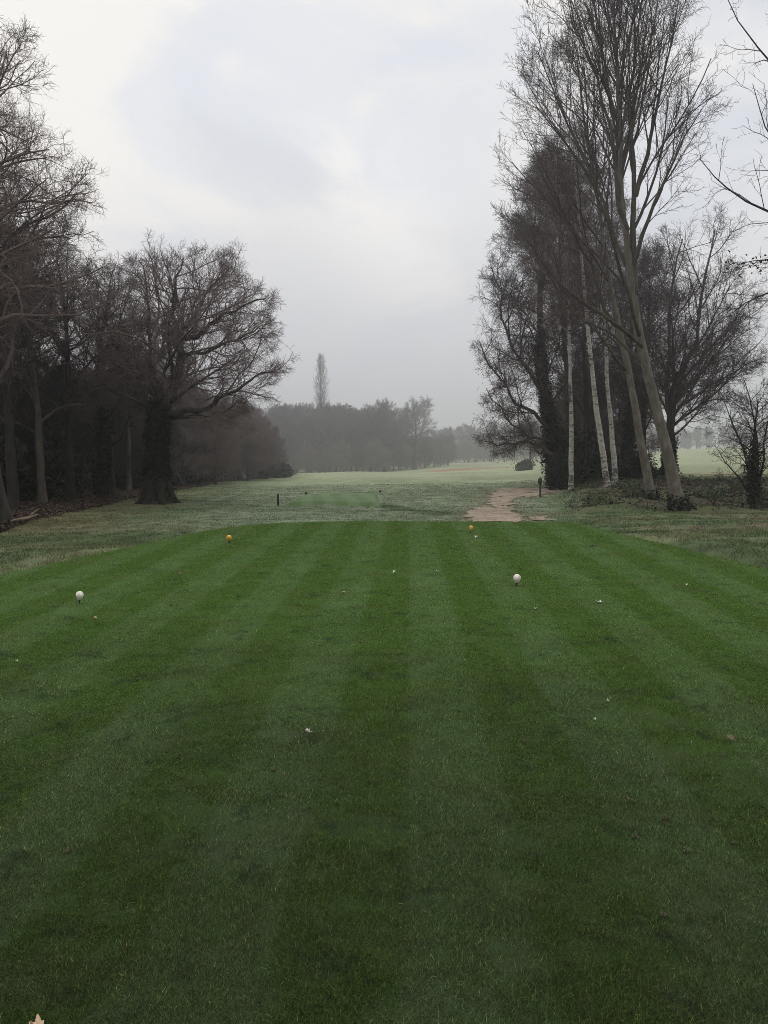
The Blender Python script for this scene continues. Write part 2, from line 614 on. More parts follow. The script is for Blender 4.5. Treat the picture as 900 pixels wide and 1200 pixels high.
def levels(P, R, L, env, specs, tubes, rng, tips=None, keep=None):
    """further orders of branching; each order is drawn into tubes"""
    for q, s in enumerate(specs):
        p, d, pr, t, par = spawn(P, R, s['k'], s.get('t0', 0.2), s.get('t1', 1.0), s['ang'], s.get('jit', 12), rng)
        pl = L[par]
        ln = s['len'] * pl * (1 - s.get('fall', 0.5) * t) * rng.uniform(0.65, 1.25, len(t))
        d = d + np.array([0, 0, s.get('lift', 0.0)])
        if s.get('out'):
            ctr = np.mean([c for c, _ in env], axis=0) - np.array([0, 0, 1.0])
            d = d + s['out'] * norm(p - ctr)
        d = norm(d)
        ed = env_dist(p, d, env)
        ln = np.minimum(ln, np.maximum(ed * rng.uniform(0.85, 1.08, len(t)), s.get('lmin', 0.15)))
        ln = np.clip(ln, s.get('lmin', 0.15), s.get('lmax', 99))
        if keep is not None:
            m = keep(p, d, ln, rng)
            p, d, pr, ln = p[m], d[m], pr[m], ln[m]
        S = s.get('S', 4)
        P2 = grow(p, d, ln, S, s.get('wander', 0.12), s.get('up', 0.02), rng, s.get('curl', 0.0))
        r0 = np.minimum(pr * s.get('rk', 0.65), s['rc'] * ln ** 0.9)
        r0 = np.maximum(r0, s.get('rmin', 0.004))
        R2 = r0[:, None] * np.linspace(1, s.get('tip', 0.35), S + 1)[None]
        R2 = np.maximum(R2, s.get('rtip', 0.0028))
        tubes.add(P2, R2, s.get('K', 4))
        P, R, L = P2, R2, ln
        if tips is not None and q >= len(specs) - 2:
            tips.append(P2.reshape(-1, 3))
    return P, R, L


def tree_parts(root, tpts, r0, r1, limbs, env, specs, mats, rng, flare=1.0, forks=(), leader=True, sep_limbs=False,
               keep=None, dry=None, trunk_sides=12, flare_h=0.9, wob=0.012, twob=0.018):
    """trunk, limbs and crown for the tree at root; all points are relative to the root"""
    mt, ml, mc = mats
    P = trunk_line(tpts)
    tw_ = np.cumsum(rng.normal(size=P.shape) * [1, 1, 0], axis=0)
    tw_ -= np.linspace(0, 1, len(P))[:, None] * tw_[-1]
    tw_[0] = 0
    P = P + tw_ * twob
    s = np.linspace(0, 1, len(P))
    hgt = P[:, 2] - P[0, 2]
    R = r0 + (r1 - r0) * s ** 0.9
    R = R * (1 + flare * np.exp(-np.maximum(hgt, 0) / flare_h * 2.2))
    R = R * (1 + 0.05 * np.sin(np.linspace(0, 17, len(P)) + rng.random() * 6))
    P[0, 2] -= 0.15
    tb = Tubes(); tb.add(P, R, trunk_sides)
    tr = tb.object('trunk', mt, root)
    # limbs
    LP = []; LR = []; LL = []
    if limbs:
        p, d, pr, t, par = spawn(P[None], R[None], limbs['n'], limbs['t0'], limbs.get('t1', 1.0), limbs['ang'], limbs.get('jit', 10), rng)
        if 'angtop' in limbs:
            pass
        d = norm(d + np.array([0, 0, limbs.get('lift', 0.0)]))
        ed = env_dist(p, d, env)
        ln = np.clip(ed * rng.uniform(0.82, 1.0, len(t)), limbs.get('lmin', 0.6), limbs.get('lmax', 99))
        S = limbs.get('S', 10)
        PP = grow(p, d, ln, S, limbs.get('wander', 0.12), limbs.get('up', 0.03), rng, limbs.get('curl', 0.0))
        rr = np.minimum(pr * limbs.get('rk', 0.6), limbs['rc'] * ln)
        RR = np.maximum(rr[:, None] * np.linspace(1, 0.16, S + 1)[None] ** 0.85, 0.006)
        LP.append(PP); LR.append(RR); LL.append(ln)
    for fk in forks:
        PF = trunk_line(fk[0], (limbs or {}).get('S', 14) + 1)[None]
        fl = np.linalg.norm(PF[0, -1] - PF[0, 0])
        wb = np.cumsum(rng.normal(size=PF[0].shape), axis=0) * fl * wob
        wb -= np.linspace(0, 1, len(wb))[:, None] * wb[-1]
        wb[0] = 0
        PF[0] += wb
        RF = fk[1] * np.linspace(1, (fk[2] / fk[1]) ** 0.8, PF.shape[1])[None] ** 1.25
        LP.append(PF); LR.append(RF); LL.append(np.linalg.norm(np.diff(PF[0], axis=0), axis=1).sum()[None])
    LP = np.concatenate(LP); LR = np.concatenate(LR); LL = np.concatenate(LL)
    cr = Tubes()
    if sep_limbs:
        for i in range(len(LP)):
            if LR[i, 0] > 0.02:
                lt = Tubes(); lt.add(LP[i], LR[i], 7)
                lt.object('limb', ml, root)
            else:
                cr.add(LP[i], LR[i], 5)
    else:
        cr.add(LP, LR, 5)
    if leader:
        n0 = int(len(P) * 0.55)
        idx = np.linspace(n0, len(P) - 1, LP.shape[1])
        PL = np.stack([np.interp(idx, np.arange(len(P)), P[:, k]) for k in range(3)], 1)[None]
        RL = np.interp(idx, np.arange(len(P)), R)[None]
        LP = np.concatenate([LP, PL]); LR = np.concatenate([LR, RL]); LL = np.concatenate([LL, [np.linalg.norm(PL[0, -1] - PL[0, 0])]])
    tips = []
    levels(LP, LR, LL, env, specs, cr, rng, tips, keep)
    co = cr.object('crown', mc, root)
    if dry:
        pts = np.concatenate(tips)
        pts = pts[dry['where'](pts)]
        if len(pts):
            pts = pts[rng.integers(0, len(pts), dry['n'])] + rng.normal(size=(dry['n'], 3)) * dry.get('spread', 0.06)
            lv = Leaves(); lv.add(pts, dry.get('size', 0.09), rng, 0.0)
            lv.object(dry.get('name', 'leaves'), dry.get('mat', M_DRYLEAF), root)
    return tr, co, P, R


def ivy_on(root, P, R, h0, h1, n, thick, size, rng, name='ivy', mat=None):
    """a sleeve of ivy leaves round a trunk"""
    idx = np.interp([h0, h1], P[:, 2], np.arange(len(P)))
    f = idx[0] + (idx[-1] - idx[0]) * rng.beta(1.15, 1.3, n); i = np.clip(f.astype(int), 0, len(P) - 2); w = (f - i)[:, None]
    c = P[i] * (1 - w) + P[i + 1] * w; r = R[i] * (1 - w[:, 0]) + R[i + 1] * w[:, 0]
    a = rng.random(n) * 6.283
    lump = 0.1 + 3.0 * np.maximum(fbm(a * 1.3, c[:, 2] * 1.3, 31, 3) - 0.25, 0)
    rr = r * 0.95 + np.abs(rng.normal(size=n)) * thick * lump
    C = c + np.stack([np.cos(a) * rr, np.sin(a) * rr, rng.normal(size=n) * 0.05], 1)
    lv = Leaves(); lv.add(C, size, rng)
    return lv.object(name, mat or M_IVY, root)


TWIGS = lambda s=1.0, k3=7, k4=6, k5=3, w=0.14, r=1.0: [
    dict(k=9, t0=0.18, ang=48, jit=14, len=0.55, fall=0.55, S=6, wander=w, up=0.03, rc=0.017, K=5, lmin=0.3 * s),
    dict(k=k3, t0=0.15, ang=46, jit=14, len=0.55, fall=0.5, S=5, wander=w, up=0.03, rc=0.016, K=4, lmin=0.22 * s, rtip=0.004 * r),
    dict(k=k4, t0=0.12, ang=45, jit=15, len=0.6, fall=0.45, S=4, wander=w, up=0.03, rc=0.014, K=3, lmin=0.2 * s, lmax=1.3 * s, rmin=0.006 * r, rtip=0.004 * r),
    dict(k=k5, t0=0.2, ang=42, jit=15, len=0.6, fall=0.4, S=2, wander=w, up=0.03, rc=0.012, K=3, lmin=0.14 * s, lmax=0.6 * s, rmin=0.0045 * r, rtip=0.003 * r),
]

# ================================================================== GROUND
def row_to_Y(px, row):
    Y = np.geomspace(14, 420, 4000)
    z = base_z((px - 450) / 900 * Y, Y)
    r = 600 + 900 * np.tan(np.arctan((EYE - z) / Y) - PITCH)
    i = np.argmax(r <= row)
    return float(Y[i])


def gpr(px, row):
    Y = row_to_Y(px, row)
    z = float(base_z(np.array([(px - 450) / 900 * Y]), np.array([Y]))[0])
    return float(px_to_x(px, Y, z)), Y


def wood_edge(Y):
    return np.interp(Y, [-40, 8, 17, 20, 24, 29, 38, 50, 65, 90, 120, 170, 230, 400],
                     [-9.5, -9.2, -9.0, -9.7, -10.3, -10.9, -12.2, -13.6, -15.0, -16, -16.5, -19, -30, -60])


# outline of the sandy path bending away to the right
PATH = np.array([gpr(*p) for p in [(545, 612.9), (551, 603), (561, 594), (572, 587), (578, 581), (580, 576.5), (588, 573.2), (612, 572.6),
                                   (640, 572.2), (664, 573.2), (664, 574.6), (640, 577), (636, 581.5), (618, 583), (603, 586), (598, 592), (600, 599), (606, 607), (608, 612.9)]])
PATCH = np.array([gpr(*p) for p in [(618, 606.3), (630, 605), (641, 607), (638, 609.4), (622, 609)]])


def in_poly(X, Y, P):
    r = np.zeros(X.shape, bool)
    for (x0, y0), (x1, y1) in zip(P, np.roll(P, -1, 0)):
        c = ((y0 > Y) != (y1 > Y)) & (X < (x1 - x0) * (Y - y0) / (y1 - y0 + 1e-12) + x0)
        r ^= c
    return r


SWATH = np.array([gpr(*p) for p in [(420, 590), (450, 592), (470, 597), (520, 601), (560, 602), (600, 600)]])
BROWN = np.array([gpr(*p) for p in [(517, 552.5), (545, 549.5), (570, 548.5), (598, 547)]])


def line_dist(X, Y, L, sy=1.0):
    best = np.full(X.shape, 1e9)
    for a, b in zip(L[:-1], L[1:]):
        ab = (b - a) * np.array([1, sy]); d2 = (ab * ab).sum()
        u = np.clip(((X - a[0]) * ab[0] + (Y - a[1]) * sy * ab[1]) / d2, 0, 1)
        best = np.minimum(best, np.hypot(X - a[0] - u * ab[0], (Y - a[1]) * sy - u * ab[1]))
    return best


def lerp(a, b, f):
    return a * (1 - f[:, None]) + np.asarray(b)[None] * f[:, None]


def ground_tint(X, Y):
    X = np.ravel(X); Y = np.ravel(Y)
    Yc = np.maximum(Y, 6)
    px = 450 + 900 * X / Yc
    n1 = fbm(X / 1.4, Y / 1.4, 11, 4); n2 = fbm(X / 5, Y / 7, 12, 4); n3 = fbm(X / 0.45, Y / 0.45, 13, 3)
    c = np.tile(np.array([0.070, 0.098, 0.042]), (len(X), 1))
    c = lerp(c, (0.135, 0.145, 0.078), smooth(n1, 0.42, 0.70) * 0.8)
    c = lerp(c, (0.042, 0.056, 0.028), smooth(n3, 0.58, 0.75) * 0.5)
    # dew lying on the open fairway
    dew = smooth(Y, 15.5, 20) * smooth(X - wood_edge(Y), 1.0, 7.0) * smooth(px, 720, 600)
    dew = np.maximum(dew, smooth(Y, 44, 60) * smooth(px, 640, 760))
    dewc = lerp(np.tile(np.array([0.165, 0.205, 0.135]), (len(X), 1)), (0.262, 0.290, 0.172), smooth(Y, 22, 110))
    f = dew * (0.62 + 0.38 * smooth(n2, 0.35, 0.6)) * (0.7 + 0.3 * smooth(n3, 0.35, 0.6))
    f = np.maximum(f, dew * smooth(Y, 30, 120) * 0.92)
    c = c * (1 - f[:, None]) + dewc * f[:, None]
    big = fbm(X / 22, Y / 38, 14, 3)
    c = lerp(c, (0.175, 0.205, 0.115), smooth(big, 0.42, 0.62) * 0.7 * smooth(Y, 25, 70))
    # darker track curling past the forward tee
    c = lerp(c, (0.050, 0.078, 0.034), smooth(line_dist(X, Y, SWATH, 0.45), 0.75, 0.15) * 0.9)
    # bracken brown rise
    c = lerp(c, (0.230, 0.140, 0.090), smooth(line_dist(X, Y, BROWN, 0.5), 8.0, 2.5) * smooth(n2, 0.3, 0.5))
    # orange brown weeds beyond the bank
    c = lerp(c, (0.180, 0.120, 0.060), smooth(px, 780, 810) * smooth(Y, 50, 56) * smooth(Y, 74, 66) * smooth(n1, 0.4, 0.6) * 0.8)
    # pale worn fringe left of the tee, then brownish ground towards the wood
    fr = smooth(tee_left(Y) - X, 0.9, 0.05) * (Y < 15.9) * (X < 0)
    c = lerp(c, (0.150, 0.165, 0.085), fr * smooth(n3, 0.3, 0.6) * 0.8)
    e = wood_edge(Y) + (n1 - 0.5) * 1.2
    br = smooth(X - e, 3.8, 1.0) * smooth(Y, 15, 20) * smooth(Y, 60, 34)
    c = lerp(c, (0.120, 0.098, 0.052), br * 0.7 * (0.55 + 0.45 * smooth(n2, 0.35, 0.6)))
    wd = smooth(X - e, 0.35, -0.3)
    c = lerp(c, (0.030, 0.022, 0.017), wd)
    # rough on the right: browner, scuffed
    rt = smooth(X - tee_right(Y), 0.3, 2.0) * smooth(Y, 26, 22) * (X > 0)
    c = lerp(c, (0.098, 0.088, 0.052), rt * smooth(n2, 0.40, 0.62) * 0.5)
    c = lerp(c, (0.115, 0.092, 0.066), rt * smooth(n1, 0.62, 0.70) * 0.8)
    # bare trodden ground fading out round the sandy path
    sel = (X > -1) & (X < 13) & (Y > 15) & (Y < 60)
    halo = np.zeros(len(X))
    for q, (ax, ay) in enumerate([(0.5, 1.2), (-0.45, 0.8), (0.3, -1.4), (-0.2, -0.6), (0.8, 0.2), (-0.8, -0.2)]):
        jx = (fbm(X[sel] / 0.4, Y[sel] / 0.5, 71 + q, 3) - 0.5) * 1.0; jy = (fbm(X[sel] / 0.5, Y[sel] / 0.6, 81 + q, 3) - 0.5) * 2.5
        halo[sel] += in_poly(X[sel] + ax + jx, Y[sel] + ay + jy, PATH) / 6.0
    c = lerp(c, (0.175, 0.142, 0.104), np.minimum(halo * 0.9, 0.75))
    # the bank under the trees
    bk = smooth(px + (n1 - 0.5) * 70, 650, 705) * smooth(Y + (n1 - 0.5) * 3, 22.6, 25.5) * smooth(Y, 45, 40)
    bc = lerp(np.tile(np.array([0.052, 0.044, 0.030]), (len(X), 1)), (0.066, 0.076, 0.036), smooth(n1, 0.45, 0.6))
    c = c * (1 - bk[:, None]) + bc * bk[:, None]
    return c


def graded(lo, hi, fine0, fine1, step, ratio):
    mid = np.arange(fine0, fine1 + 1e-6, step)
    up = []; s = step; v = mid[-1]
    while v < hi:
        s *= ratio; v += s; up.append(v)
    dn = []; s = step; v = mid[0]
    while v > lo:
        s *= ratio; v -= s; dn.append(v)
    return np.array(dn[::-1] + list(mid) + up)


def sheet(name, GX, GY, Z, mask=None):
    ny, nx = GX.shape
    idx = np.arange(ny * nx).reshape(ny, nx)
    F = np.stack([idx[:-1, :-1], idx[:-1, 1:], idx[1:, 1:], idx[1:, :-1]], -1)
    if mask is not None:
        F = F[mask[:-1, :-1]]
    F = F.reshape(-1, 4)
    V = np.stack([GX, GY, Z], -1).reshape(-1, 3)
    used = np.unique(F)
    remap = -np.ones(len(V), int); remap[used] = np.arange(len(used))
    return mesh_from(name, V[used], [remap[F]]), V[used]


gx = graded(-700, 700, -12.5, 14, 0.16, 1.045)
gy = graded(-45, 1150, 7.5, 36, 0.16, 1.022)
GX, GY = np.meshgrid(gx, gy)
me, V = sheet('ground', GX, GY, ground_z(GX, GY))
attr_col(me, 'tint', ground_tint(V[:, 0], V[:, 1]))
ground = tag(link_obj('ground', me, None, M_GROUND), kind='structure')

# the mown tee: one sheet with rolled edges
ty = np.concatenate([np.arange(-4, 15.2, 0.12), np.linspace(15.2, 15.75, 14)])
uu = np.linspace(0, 1, 90)
TX = tee_left(ty)[:, None] * (1 - uu) + tee_right(ty)[:, None] * uu
TYY = np.repeat(ty[:, None], 90, 1)
TZZ = (fbm(TX / 3, TYY / 3, 21, 2) - 0.5) * 0.02
edge = np.minimum(np.minimum(TX - tee_left(TYY), tee_right(TYY) - TX), 15.75 - TYY)
TZZ = TZZ - 0.10 * (1 - smooth(edge, 0, 0.10))
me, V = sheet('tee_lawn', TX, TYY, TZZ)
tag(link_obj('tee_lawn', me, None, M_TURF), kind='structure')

# forward tee: a small raised striped platform further down
A, B, C_, D_ = [np.array(gpr(*p)) for p in [(327, 593.5), (449, 592.5), (447, 580.5), (352, 582)]]
u = np.linspace(0, 1, 60)[None, :, None]; v = np.linspace(0, 1, 50)[:, None, None]
G2 = (A * (1 - u) + B * u) * (1 - v) + (D_ * (1 - u) + C_ * u) * v
uvd = np.minimum(np.minimum(u, 1 - u) * 3.8, np.minimum(v, 1 - v) * 9.0)[..., 0]
FZ = ground_z(G2[..., 0], G2[..., 1]) + 0.24 * smooth(uvd, 0.0, 0.35) - 0.11
M_FTEE, t_, b_ = material('forward_tee_turf', 0.85, 0.2)
p_, c_ = mowing(t_, (0.064, 0.112, 0.036), (0.104, 0.156, 0.070), 0.46, math.radians(-6), 0.1)
link(t_, c_, b_.inputs['Base Color'])
me, V = sheet('forward_tee', G2[..., 0], G2[..., 1], FZ)
tag(link_obj('forward_tee', me, None, M_FTEE), kind='structure')

# sandy path, draped on the ground
px_ = np.arange(PATH[:, 0].min() - 1, PATH[:, 0].max() + 1, 0.07)
py_ = np.arange(17.0, PATH[:, 1].max() + 1, 0.09)
PX, PY = np.meshgrid(px_, py_)
wx = (fbm(PX / 0.7, PY / 0.9, 41, 3) - 0.5) * 0.9; wy = (fbm(PX / 0.9, PY / 1.2, 42, 3) - 0.5) * 2.0
msk = in_poly(PX + wx, PY + wy, PATH) | in_poly(PX + wx * 1.4, PY + wy * 1.2, PATCH)
tuft = fbm(PX / 0.55, PY / 1.1, 43, 4)
msk &= tuft < 0.76
me, V = sheet('dirt_path', PX, PY, ground_z(PX, PY) + 0.022, msk)
M_PATH, t_, b_ = material('sandy_path', 0.95, 0.1)
pp = t_.n('ShaderNodeNewGeometry').outputs['Position']
f_ = t_.noise(pp, 1.3, 6.0, 0.7); g_ = t_.noise(pp, 6.0, 5.0, 0.7)
c_ = t_.mix(t_.smooth(f_, 0.35, 0.65), (0.185, 0.150, 0.114), (0.320, 0.264, 0.205))
c_ = t_.mix(t_.smooth(g_, 0.50, 0.66, 0, 0.8), c_, (0.120, 0.092, 0.068))
link(t_, c_, b_.inputs['Base Color']); bump(t_, b_, g_, 0.8, 0.05)
tag(link_obj('dirt_path', me, None, M_PATH), kind='structure')


# ------------------------------------------------------------------ grass
def blades(name, X, Y, Z, h, w, lean, col, attr, mat, rng):
    n = len(X)
    a = rng.random(n) * 6.283
    s = np.stack([np.cos(a), np.sin(a), np.zeros(n)], 1) * (w * 0.5)[:, None]
    b = np.stack([X, Y, Z], 1)
    tip = b + np.stack([lean[:, 0] * h, lean[:, 1] * h, h], 1)
    V = np.stack([b - s, b + s, tip], 1).reshape(-1, 3)
    me = mesh_from(name, V, [np.arange(n * 3).reshape(-1, 3)], False)
    attr_col(me, attr, np.repeat(col, 3, 0))
    return tag(link_obj(name, me, None, mat), kind='stuff')


rng = np.random.default_rng(11)
n = 3700000
Y = np.exp(rng.uniform(math.log(1.35), math.log(15.7), n))
X = rng.uniform(-1, 1, n) * np.where(rng.random(n) < 0.62, 0.62 * Y + 0.5, 0.62 * Y + 3.6)
ok = in_tee(X, Y, -0.02); X = X[ok]; Y = Y[ok]; n = len(X)
tu = fbm(X / 0.06, Y / 0.06, 51, 2); tv = fbm(X / 0.5, Y / 0.5, 52, 3)
keep = rng.random(n) < np.clip(0.05 + 1.5 * tu, 0, 1) * (1 - 0.75 * smooth(tv, 0.60, 0.72)) * (1 - 0.6 * smooth(fbm(X / 0.13, Y / 0.13, 55, 3), 0.56, 0.7))
X, Y, tu, tv = X[keep], Y[keep], tu[keep], tv[keep]; n = len(X)
lat = X * math.cos(math.radians(1.9)) - Y * math.sin(math.radians(1.9))
sgn = np.where(np.sin(lat * math.pi / 0.42) > 0, 1.0, -1.0)
h = (0.006 + 0.009 * rng.random(n)) * (0.55 + 0.9 * tv) * (1 + 0.03 * Y)
w = (0.0016 + 0.00040 * Y) * rng.uniform(0.7, 1.3, n)
lean = np.stack([rng.normal(size=n) * 0.7, sgn * 0.15 + rng.normal(size=n) * 0.75], 1)
k = np.clip(np.exp(rng.normal(size=n) * (0.46 - 0.22 * smooth(Y, 3.5, 9.0)) - 0.05), 0.25, 2.6)
col = np.stack([k * rng.uniform(0.85, 1.25, n), k, k * rng.uniform(0.8, 1.15, n)], 1)
straw = rng.random(n) < 0.035
col[straw] *= np.array([2.6, 1.75, 1.9])
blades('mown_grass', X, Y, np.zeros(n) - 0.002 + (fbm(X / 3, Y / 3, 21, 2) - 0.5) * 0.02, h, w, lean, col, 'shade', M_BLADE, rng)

n = 600000
Y = np.exp(rng.uniform(math.log(6.5), math.log(60), n))
X = rng.uniform(-1, 1, n) * (0.60 * Y + 2.5)
tu = fbm(X / 0.30, Y / 0.35, 53, 3)
ok = (~in_tee(X, Y, -0.28 + 0.31 * rng.random(n) ** 0.5)) & (X > wood_edge(Y) - 0.2) & (rng.random(n) < smooth(tu, 0.30, 0.62))
ok &= ~(in_poly(X + (fbm(X / 0.7, Y / 0.9, 41, 3) - 0.5) * 0.9, Y + (fbm(X / 0.9, Y / 1.2, 42, 3) - 0.5) * 2.0, PATH) & (rng.random(n) < 0.90))
ok &= ~(in_poly(X, Y, np.array([A, B, C_, D_])))
pxx = 450 + 900 * X / Y
ok &= ~((pxx > 680) & (Y > 24.5) & (Y < 42) & (rng.random(n) < 0.75))
X, Y, tu = X[ok], Y[ok], tu[ok]; n = len(X)
h = (0.018 + 0.04 * rng.random(n)) * (0.5 + tu) * np.where(Y < 18, 1.0, 0.9)
w = (0.002 + 0.0007 * Y) * rng.uniform(0.7, 1.3, n)
k = rng.uniform(0.8, 1.25, n)
col = ground_tint(X, Y) * np.stack([k * rng.uniform(0.9, 1.15, n), k, k * rng.uniform(0.85, 1.1, n)], 1)
blades('rough_grass', X, Y, ground_z(X, Y) - 0.005, h, w, rng.normal(size=(n, 2)) * 0.6, col, 'tint', M_TINT_BLADE, rng)

# dead leaves and brambles lying under the trees
rng = np.random.default_rng(12)
n = 90000
Y = np.exp(rng.uniform(math.log(15), math.log(75), n))
X = wood_edge(Y) + 0.35 - np.abs(rng.normal(size=n)) * (2.0 + 0.12 * Y)
dens = fbm(X / 1.2, Y / 1.2, 61, 3)
ok = (rng.random(n) < smooth(dens, 0.3, 0.6)) & (X > -0.66 * Y - 2)
X, Y = X[ok], Y[ok]
Z = ground_z(X, Y) + rng.random(len(X)) ** 2 * 0.10 + 0.01
lv = Leaves(); lv.add(np.stack([X, Y, Z], 1), 0.12, rng, 0.75)
tag(lv.object('leaf_litter', M_LITTER, None), kind='stuff')

n = 60000
Y = rng.uniform(23.2, 41, n); px = rng.uniform(655, 960, n)
X = (px - 450) / 900 * Y
dens = fbm(X / 0.9, Y / 1.1, 62, 3)
front = smooth(Y, 23.2, 26.5) * smooth(px + (fbm(X, Y / 2, 63, 3) - 0.5) * 90, 655, 715)
ok = rng.random(n) < smooth(dens, 0.44, 0.66) * front
X, Y, dens = X[ok], Y[ok], dens[ok]
Z = ground_z(X, Y) + rng.random(len(X)) ** 1.5 * (0.05 + 0.30 * smooth(dens, 0.56, 0.74))
half = dens + rng.normal(size=len(X)) * 0.06 > 0.61
lv = Leaves(); lv.add(np.stack([X, Y, Z], 1)[~half], 0.10, rng, 0.35)
tag(lv.object('bank_litter', M_LITTER, None), kind='stuff')
lv = Leaves(); lv.add(np.stack([X, Y, Z], 1)[half], 0.09, rng, 0.2)
tag(lv.object('bramble_undergrowth', M_BRAMBLE, None), kind='stuff')
n = 420
Y = rng.uniform(24, 38, n); X = (rng.uniform(665, 940, n) - 450) / 900 * Y
P0 = np.stack([X, Y, ground_z(X, Y) + 0.05], 1)
D = norm(np.stack([rng.normal(size=n), rng.normal(size=n), np.abs(rng.normal(size=n)) * 0.5 + 0.1], 1))
st = Tubes(); st.add(grow(P0, D, rng.uniform(0.3, 1.1, n), 4, 0.2, -0.12, rng), np.tile(np.linspace(0.010, 0.004, 5), (n, 1)), 3)
tag(st.object('bramble_stems', M_DARKTWIG, None), kind='stuff')

# ================================================================== TREES
def local(pts, Y, base):
    """photograph columns and rows at distance Y, as points relative to the root"""
    out = []
    for p in pts:
        yy = p[2] if len(p) > 2 else Y
        out.append(at(p[0], p[1], yy) - base)
    return np.array(out)


def ell(px, row, Y, rx_px, rz_px, ry, base):
    c = at(px, row, Y)
    s = Y / 900
    return (c - base, (rx_px * s, ry, rz_px * s * 1.06))


# --- the ivy-clad oak on the left
rng = np.random.default_rng(21)
Y0 = 31.0
b = gp(185, Y0)
oak = empty('oak_tree', b, 'spreading bare oak with ivy-black trunk in front of the left wood', 'tree')
env = [ell(226, 396, Y0, 103, 95, 3.6, b), ell(180, 405, Y0, 68, 86, 3.2, b), ell(268, 430, Y0, 62, 52, 2.6, b)]
fk = [
    (local([(182, 492), (168, 452), (148, 418), (128, 372), (118, 350)], Y0, b), 0.14, 0.022),
    (local([(187, 478), (199, 432), (206, 392), (212, 345), (215, 302)], Y0, b), 0.23, 0.022),
    (local([(193, 484), (215, 480), (248, 466, Y0 - .6), (285, 446, Y0 - 1), (322, 436, Y0 - 1)], Y0, b), 0.15, 0.02),
    (local([(197, 446), (225, 420, Y0 + .4), (262, 402, Y0 + .8), (310, 385, Y0 + 1)], Y0, b), 0.12, 0.02),
    (local([(203, 405), (225, 370), (252, 335), (272, 312)], Y0, b), 0.10, 0.02),
    (local([(188, 470), (172, 400), (165, 345), (162, 305)], Y0, b), 0.11, 0.02),
    (local([(205, 400), (235, 392, Y0 - 1), (280, 360, Y0 - 1.6), (312, 350, Y0 - 1.8)], Y0, b), 0.12, 0.025),
    (local([(188, 480), (195, 440, Y0 - 1.2), (200, 390, Y0 - 2.4), (205, 340, Y0 - 2.9)], Y0, b), 0.12, 0.02),
    (local([(188, 480), (180, 440, Y0 + 1.4), (190, 380, Y0 + 2.6)], Y0, b), 0.12, 0.02),
    (local([(190, 490), (225, 492, Y0 + .6), (255, 482, Y0 + 1.2), (290, 470, Y0 + 1.4)], Y0, b), 0.10, 0.02),
]
tr, co, P, R = tree_parts(oak, local([(185, 590), (184, 560), (183, 520), (184, 490), (188, 468)], Y0, b), 0.44, 0.38,
                          dict(n=6, t0=0.84, t1=1.0, ang=58, S=14, wander=0.10, up=0.03, rc=0.02, lmax=5), env, [
                              dict(k=13, t0=0.22, ang=48, jit=12, len=0.75, fall=0.35, S=8, wander=0.17, up=0.015, out=0.20, rc=0.015, K=5, lmin=0.5, lmax=3.6),
                              dict(k=8, t0=0.15, ang=44, jit=12, len=0.62, fall=0.4, S=6, wander=0.17, up=0.015, out=0.22, rc=0.012, K=4, lmin=0.35, lmax=1.8, rtip=0.004),
                              dict(k=7, t0=0.12, ang=42, jit=14, len=0.62, fall=0.35, S=4, wander=0.17, up=0.015, out=0.16, rc=0.010, K=3, lmin=0.25, lmax=0.95, rmin=0.0052, rtip=0.0034),
                              dict(k=3, t0=0.2, ang=40, jit=15, len=0.6, fall=0.3, S=2, wander=0.17, up=0.02, out=0.1, rc=0.010, K=3, lmin=0.16, lmax=0.45, rmin=0.004, rtip=0.0028),
                          ], (M_OAKBARK, M_OAKBARK, M_REDTWIG), rng, flare=0.75, forks=fk, leader=False, sep_limbs=True, flare_h=0.7, wob=0.020)
ivy_on(oak, P, R, 0.05, 4.3, 16000, 0.075, 0.085, rng)
for k in range(7):
    a = k * 0.9 + rng.normal() * 0.15
    q = np.linspace(0, 1, 7)
    rd = 0.30 + 0.75 * q ** 1.2
    rp = np.stack([np.cos(a) * rd, np.sin(a) * rd, 0.85 * (1 - q) ** 2.2 - 0.10 * q], 1)
    rt_ = Tubes(); rt_.add(rp, 0.26 * (1 - 0.8 * q), 8)
    rt_.object('root', M_DARKBARK, oak)

# --- big crown reaching in from beyond the left edge
rng = np.random.default_rng(22)
Y0 = 17.0
b = gp(-62, Y0)
t_left = empty('oak_tree', b, 'tall bare oak whose crown reaches into the picture at its left edge', 'tree')
env = [ell(-70, 235, Y0, 172, 205, 3.4, b), ell(-40, 330, Y0, 150, 90, 3.0, b)]
fk = [
    (local([(-60, 440), (-20, 372), (20, 362), (60, 372, Y0 + .6), (100, 372, Y0 + 1), (132, 352, Y0 + 1.3)], Y0, b), 0.085, 0.015),
    (local([(-60, 400), (-10, 335), (30, 322, Y0 + 1), (70, 330, Y0 + 2)], Y0, b), 0.075, 0.014),
    (local([(-62, 330), (-20, 260), (20, 238), (70, 235), (108, 238)], Y0, b), 0.075, 0.012),
    (local([(-62, 300), (-25, 225), (15, 200), (55, 185)], Y0, b), 0.07, 0.012),
    (local([(-62, 260), (-35, 170), (-10, 110), (8, 60)], Y0, b), 0.07, 0.012),
    (local([(-60, 360), (-30, 310, Y0 - 1), (10, 285, Y0 - 1.6), (60, 270, Y0 - 1.8)], Y0, b), 0.075, 0.012),
]
